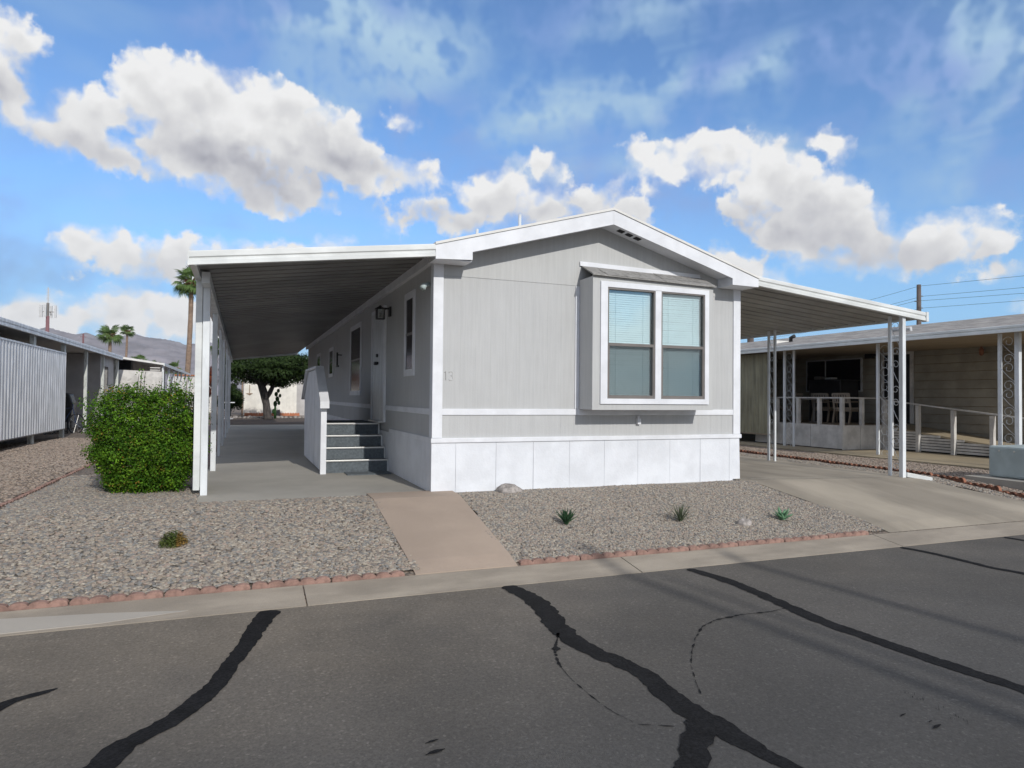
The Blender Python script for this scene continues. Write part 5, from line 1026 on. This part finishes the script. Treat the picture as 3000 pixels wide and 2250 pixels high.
def palm(name, base, h, r_, crown_r, label, seed, n=46, lean=(0, 0), dead=True):
    t = thing(name, label, 'palm tree', base, 'palm trees beyond the park'); rr = random.Random(seed); B = Vector(base); top = B + Vector((lean[0], lean[1], h)); tk = MB(); pts = []; rs = []
    for k in range(15):
        u = k / 14; pts.append(B.lerp(top, u) + Vector((lean[0] * .25 * math.sin(u * 3.1), 0, 0))); rs.append(r_ * (1.15 - .3 * u + .04 * math.sin(k * 2.3)) * (1.3 if k == 0 else 1))
    tk.tube(pts, rs, 12); build('trunk', tk, 'palmbark', t, smooth=True)
    bt = MB(); 
    for k in range(60):
        a = rr.uniform(0, 6.28); z = rr.uniform(-.16, .03) * crown_r * 2.2; rad = r_ * (1.6 + .8 * math.sin((z / (crown_r * .35) + 1) * 1.5)); p = top + Vector((math.cos(a) * r_ * .6, math.sin(a) * r_ * .6, z)); bt.tube([p, p + Vector((math.cos(a) * rad, math.sin(a) * rad, rr.uniform(.05, .3) * crown_r * .5))], [r_ * .35, r_ * .1], 5)
    build('boot', bt, 'palmskirt', t)
    cr_ = MB()
    for k in range(n):
        a = k * 2.399 + rr.uniform(-.2, .2); e = math.asin(rr.uniform(-.55, .98)); f = MB(); frond(f, crown_r * rr.uniform(.85, 1.1), 1, 1.4 if e < .3 else .8, seed * 50 + k)
        Mx = Matrix.Translation(top + Vector((0, 0, .05))) @ Matrix.Rotation(a, 4, 'Z') @ Matrix.Rotation(-e, 4, 'Y') @ Matrix.Rotation(rr.uniform(-.5, .5), 4, 'X')
        cr_.add([Mx @ Vector(v) for v in f.v], f.f)
    o = build('crown', cr_, 'palm', t); settint(o); return t
palm('fan_palm', (-4.78, 68, .3), 11.5, .22, 1.55, 'tallest fan palm with a thick leaning trunk beside the corner of the awning', 1, 40, lean=(.38, 0))
palm('fan_palm', (-18.0, 114, 0), 10.2, .24, 1.75, 'green fan palm far off, left one of the pair above the carport roof', 2, 34)
palm('fan_palm', (-26.3, 183, 0), 16.4, .26, 1.75, 'slender fan palm on a thin trunk, right one of the far pair', 3, 30, lean=(.9, 0))
palm('fan_palm', (-18.3, 149, 0), 8.0, .25, 1.75, 'low fan palm crown just above the far carport roof', 4, 28)
palm('fan_palm', (-19.1, 179, 0), 8.2, .25, 1.6, 'tiny fan palm crown barely above the far carport roof', 5, 24)
palm('fan_palm', (-10.0, 120, 0), 5.6, .25, 1.6, 'small fan palm crown nearest the tall palm trunk above the roofline', 6, 24)
palm('fan_palm', (-1.7, 75, .3), 6.2, .2, 1.5, 'shaded fan palm crown glimpsed between the awning posts', 7, 24)
# cell tower
ct = thing('cell_tower', 'cell phone mast with white antenna panels above the left carport roof', 'cell tower', (-33, 146, 0))
build('mast', MB().tube([(-33, 146, 0), (-33, 146, 15.6)], [.36, .28], 14), 'towred', ct, smooth=True); build('mast_top', MB().tube([(-33, 146, 15.6), (-33, 146, 18.0)], .22, 10), 'sash', ct)
for (dx, dyy) in ((-1.1, .2), (-.2, -.9), (1.15, .1), (.3, 1.0)):
    bx_ = (.55 if dx < -.5 else .34); build('antenna_panel', MB().box(-33 + dx - bx_ / 2, -33 + dx + bx_ / 2, 146 + dyy - .15, 146 + dyy + .15, 15.4, 17.6), 'panelgrey', ct); build('arm', MB().beam((-33, 146, 16.4), (-33 + dx, 146 + dyy, 16.4), .1, .1), 'sash', ct)
wp_ = MB(); wp_.tube([(-33, 146, 18), (-33, 146, 20.8)], .10, 8)
for k in range(8): z = 18.5 + .28 * k; wp_.beam((-33.35, 146, z), (-32.65, 146, z), .06, .05)
build('whip_array', wp_, 'panelgrey', ct)
solo('thin_mast', MB().tube([(-22.5, 120, 0), (-22.5, 120, 10.7)], .12, 8).beam((-22.9, 120, 10.2), (-22.1, 120, 10.2), .08, .08), 'towred', 'thin distant utility pole between the cell tower and the far palms', 'pole', (-22.5, 120, 0))

# power line at the right
up_ = thing('utility_pole', 'dark wooden utility pole with four wires above the right neighbour roof', 'utility pole', (47.5, 36.6, 0)); build('pole', MB().tube([(47.5, 36.6, 0), (47.5, 36.6, 10.45)], [.20, .15], 12), 'polewood', up_, smooth=True)
arms = [(47.55, 10.35, 1), (47.9, 9.6, 1), (47.05, 9.17, -1), (47.9, 8.7, 1)]
for (x, z, s) in arms[1:]: build('insulator', MB().tube([(47.5, 36.6, z), (x, 36.6, z)], [.05, .035], 8), 'sash', up_)
for i, (x, z, s) in enumerate(arms):
    R_ = [(51.5, 25.9, 10.4), (51.8, 26.1, 9.63), (51.7, 26.1, 9.18), (51.7, 26.05, 8.72)][i]; L_ = [(57.15, 66, 10.4), (57, 66, 9.55), (56, 65.6, 9.1), (56.5, 65.8, 8.7)][i]
    def sag(a, b, d): return [Vector(a).lerp(Vector(b), k / 16) - Vector((0, 0, d * 4 * (k / 16) * (1 - k / 16))) for k in range(17)]
    R2 = Vector((x, 36.6, z)).lerp(Vector(R_), 3.2)
    solo('power_line', MB().tube(sag((x, 36.6, z), tuple(R2), .12), .012, 5).tube(sag((x, 36.6, z), L_, .25), .012, 5), 'black', ['topmost', 'second from the top', 'third from the top', 'lowest'][i] + ' of the four dark wires on the right utility pole', 'power line', (x, 36.6, z), 'wires on the utility pole')
solo('utility_pole', MB().tube([(23.5, 27.2, 0), (23.5, 27.2, 5.6)], .16, 10), 'polewood', 'top of a dark pole behind the iron post at the carport back', 'utility pole', (23.5, 27.2, 0))
# poles across the street behind the viewpoint; their shadows streak the asphalt
for (x, h, r_, lb_) in [(5.77, 10.9, .075, 'left'), (7.15, 10.6, .075, 'right'), (6.05, 10.3, .04, 'faint middle')]:
    solo('street_pole', MB().tube([(x, -14, 0), (x - .05, -14, h)], [r_ * 1.2, r_ * .8], 12), 'polewood', 'tall thin street pole behind the viewpoint casting the %s shadow streak on the road' % lb_, 'street pole', (x, -14, 0), smooth=True)

# ================================================================== mountains
prof = [(-40, 2.4), (-30, 3.0), (-22, 3.6), (-17, 3.9), (-13.2, 4.42), (-12.8, 4.62), (-12.2, 4.43), (-11.1, 4.18), (-10.42, 4.36), (-9.8, 4.12), (-8.3, 4.22), (-7.4, 4.43), (-6.74, 4.23), (-5.55, 4.14), (-4.46, 3.96), (-4.04, 3.74), (-3.63, 3.86), (-2.37, 4.03), (0, 3.6), (5, 3.0), (20, 2.3), (40, 1.2), (60, .8)]
mm = MB(); na = 420; nr = 46; Rr = 3000.0; Rf = 1700.0
def pe_(a):
    for i in range(len(prof) - 1):
        if prof[i][0] <= a <= prof[i + 1][0]: t = (a - prof[i][0]) / (prof[i + 1][0] - prof[i][0]); return lerp(prof[i][1], prof[i + 1][1], t)
    return 1
for j in range(nr + 8):
    for i in range(na + 1):
        a = lerp(-32, 14, i / na); t = j / nr; rad = lerp(Rf, Rr, t); top = math.tan(R(pe_(a))) * Rr
        x = rad * math.sin(R(a)); y = rad * math.cos(R(a))
        ridge = abs(noise.fractal(Vector((x * .0042, y * .0042, 1.3)), 1.0, 2.0, 6)); k = min(t, 1)
        z = top * (k ** 1.15) * (1 - .55 * ridge * (1 - k) * 1.8) + (noise.noise(Vector((a * 5, 0, 3))) * 3 * k if k < 1 else noise.noise(Vector((a * 9, 0, 3))) * 2.4)
        if t > 1: z = top * (1 - (t - 1) * 4)
        mm.v.append((x, y, max(-5, z)))
mm.f = [(j * (na + 1) + i, j * (na + 1) + i + 1, (j + 1) * (na + 1) + i + 1, (j + 1) * (na + 1) + i) for j in range(nr + 7) for i in range(na)]
struct('mountains', mm, 'mount', smooth=True)

# ================================================================== air
hz = MB().box(-1700, 1700, -60, 3350, -8, 300)
hb_ = bpy.data.materials.new('haze_air'); hb_.use_nodes = True; t = hb_.node_tree; t.nodes.clear()
o_ = t.nodes.new('ShaderNodeOutputMaterial'); v_ = t.nodes.new('ShaderNodeVolumePrincipled'); v_.inputs['Color'].default_value = (.80, .86, .95, 1); v_.inputs['Density'].default_value = .00010; t.links.new(v_.outputs[0], o_.inputs['Volume'])
ho = build('haze', hz, hb_); ho['kind'] = 'stuff'; S.cycles.volume_bounces = 0
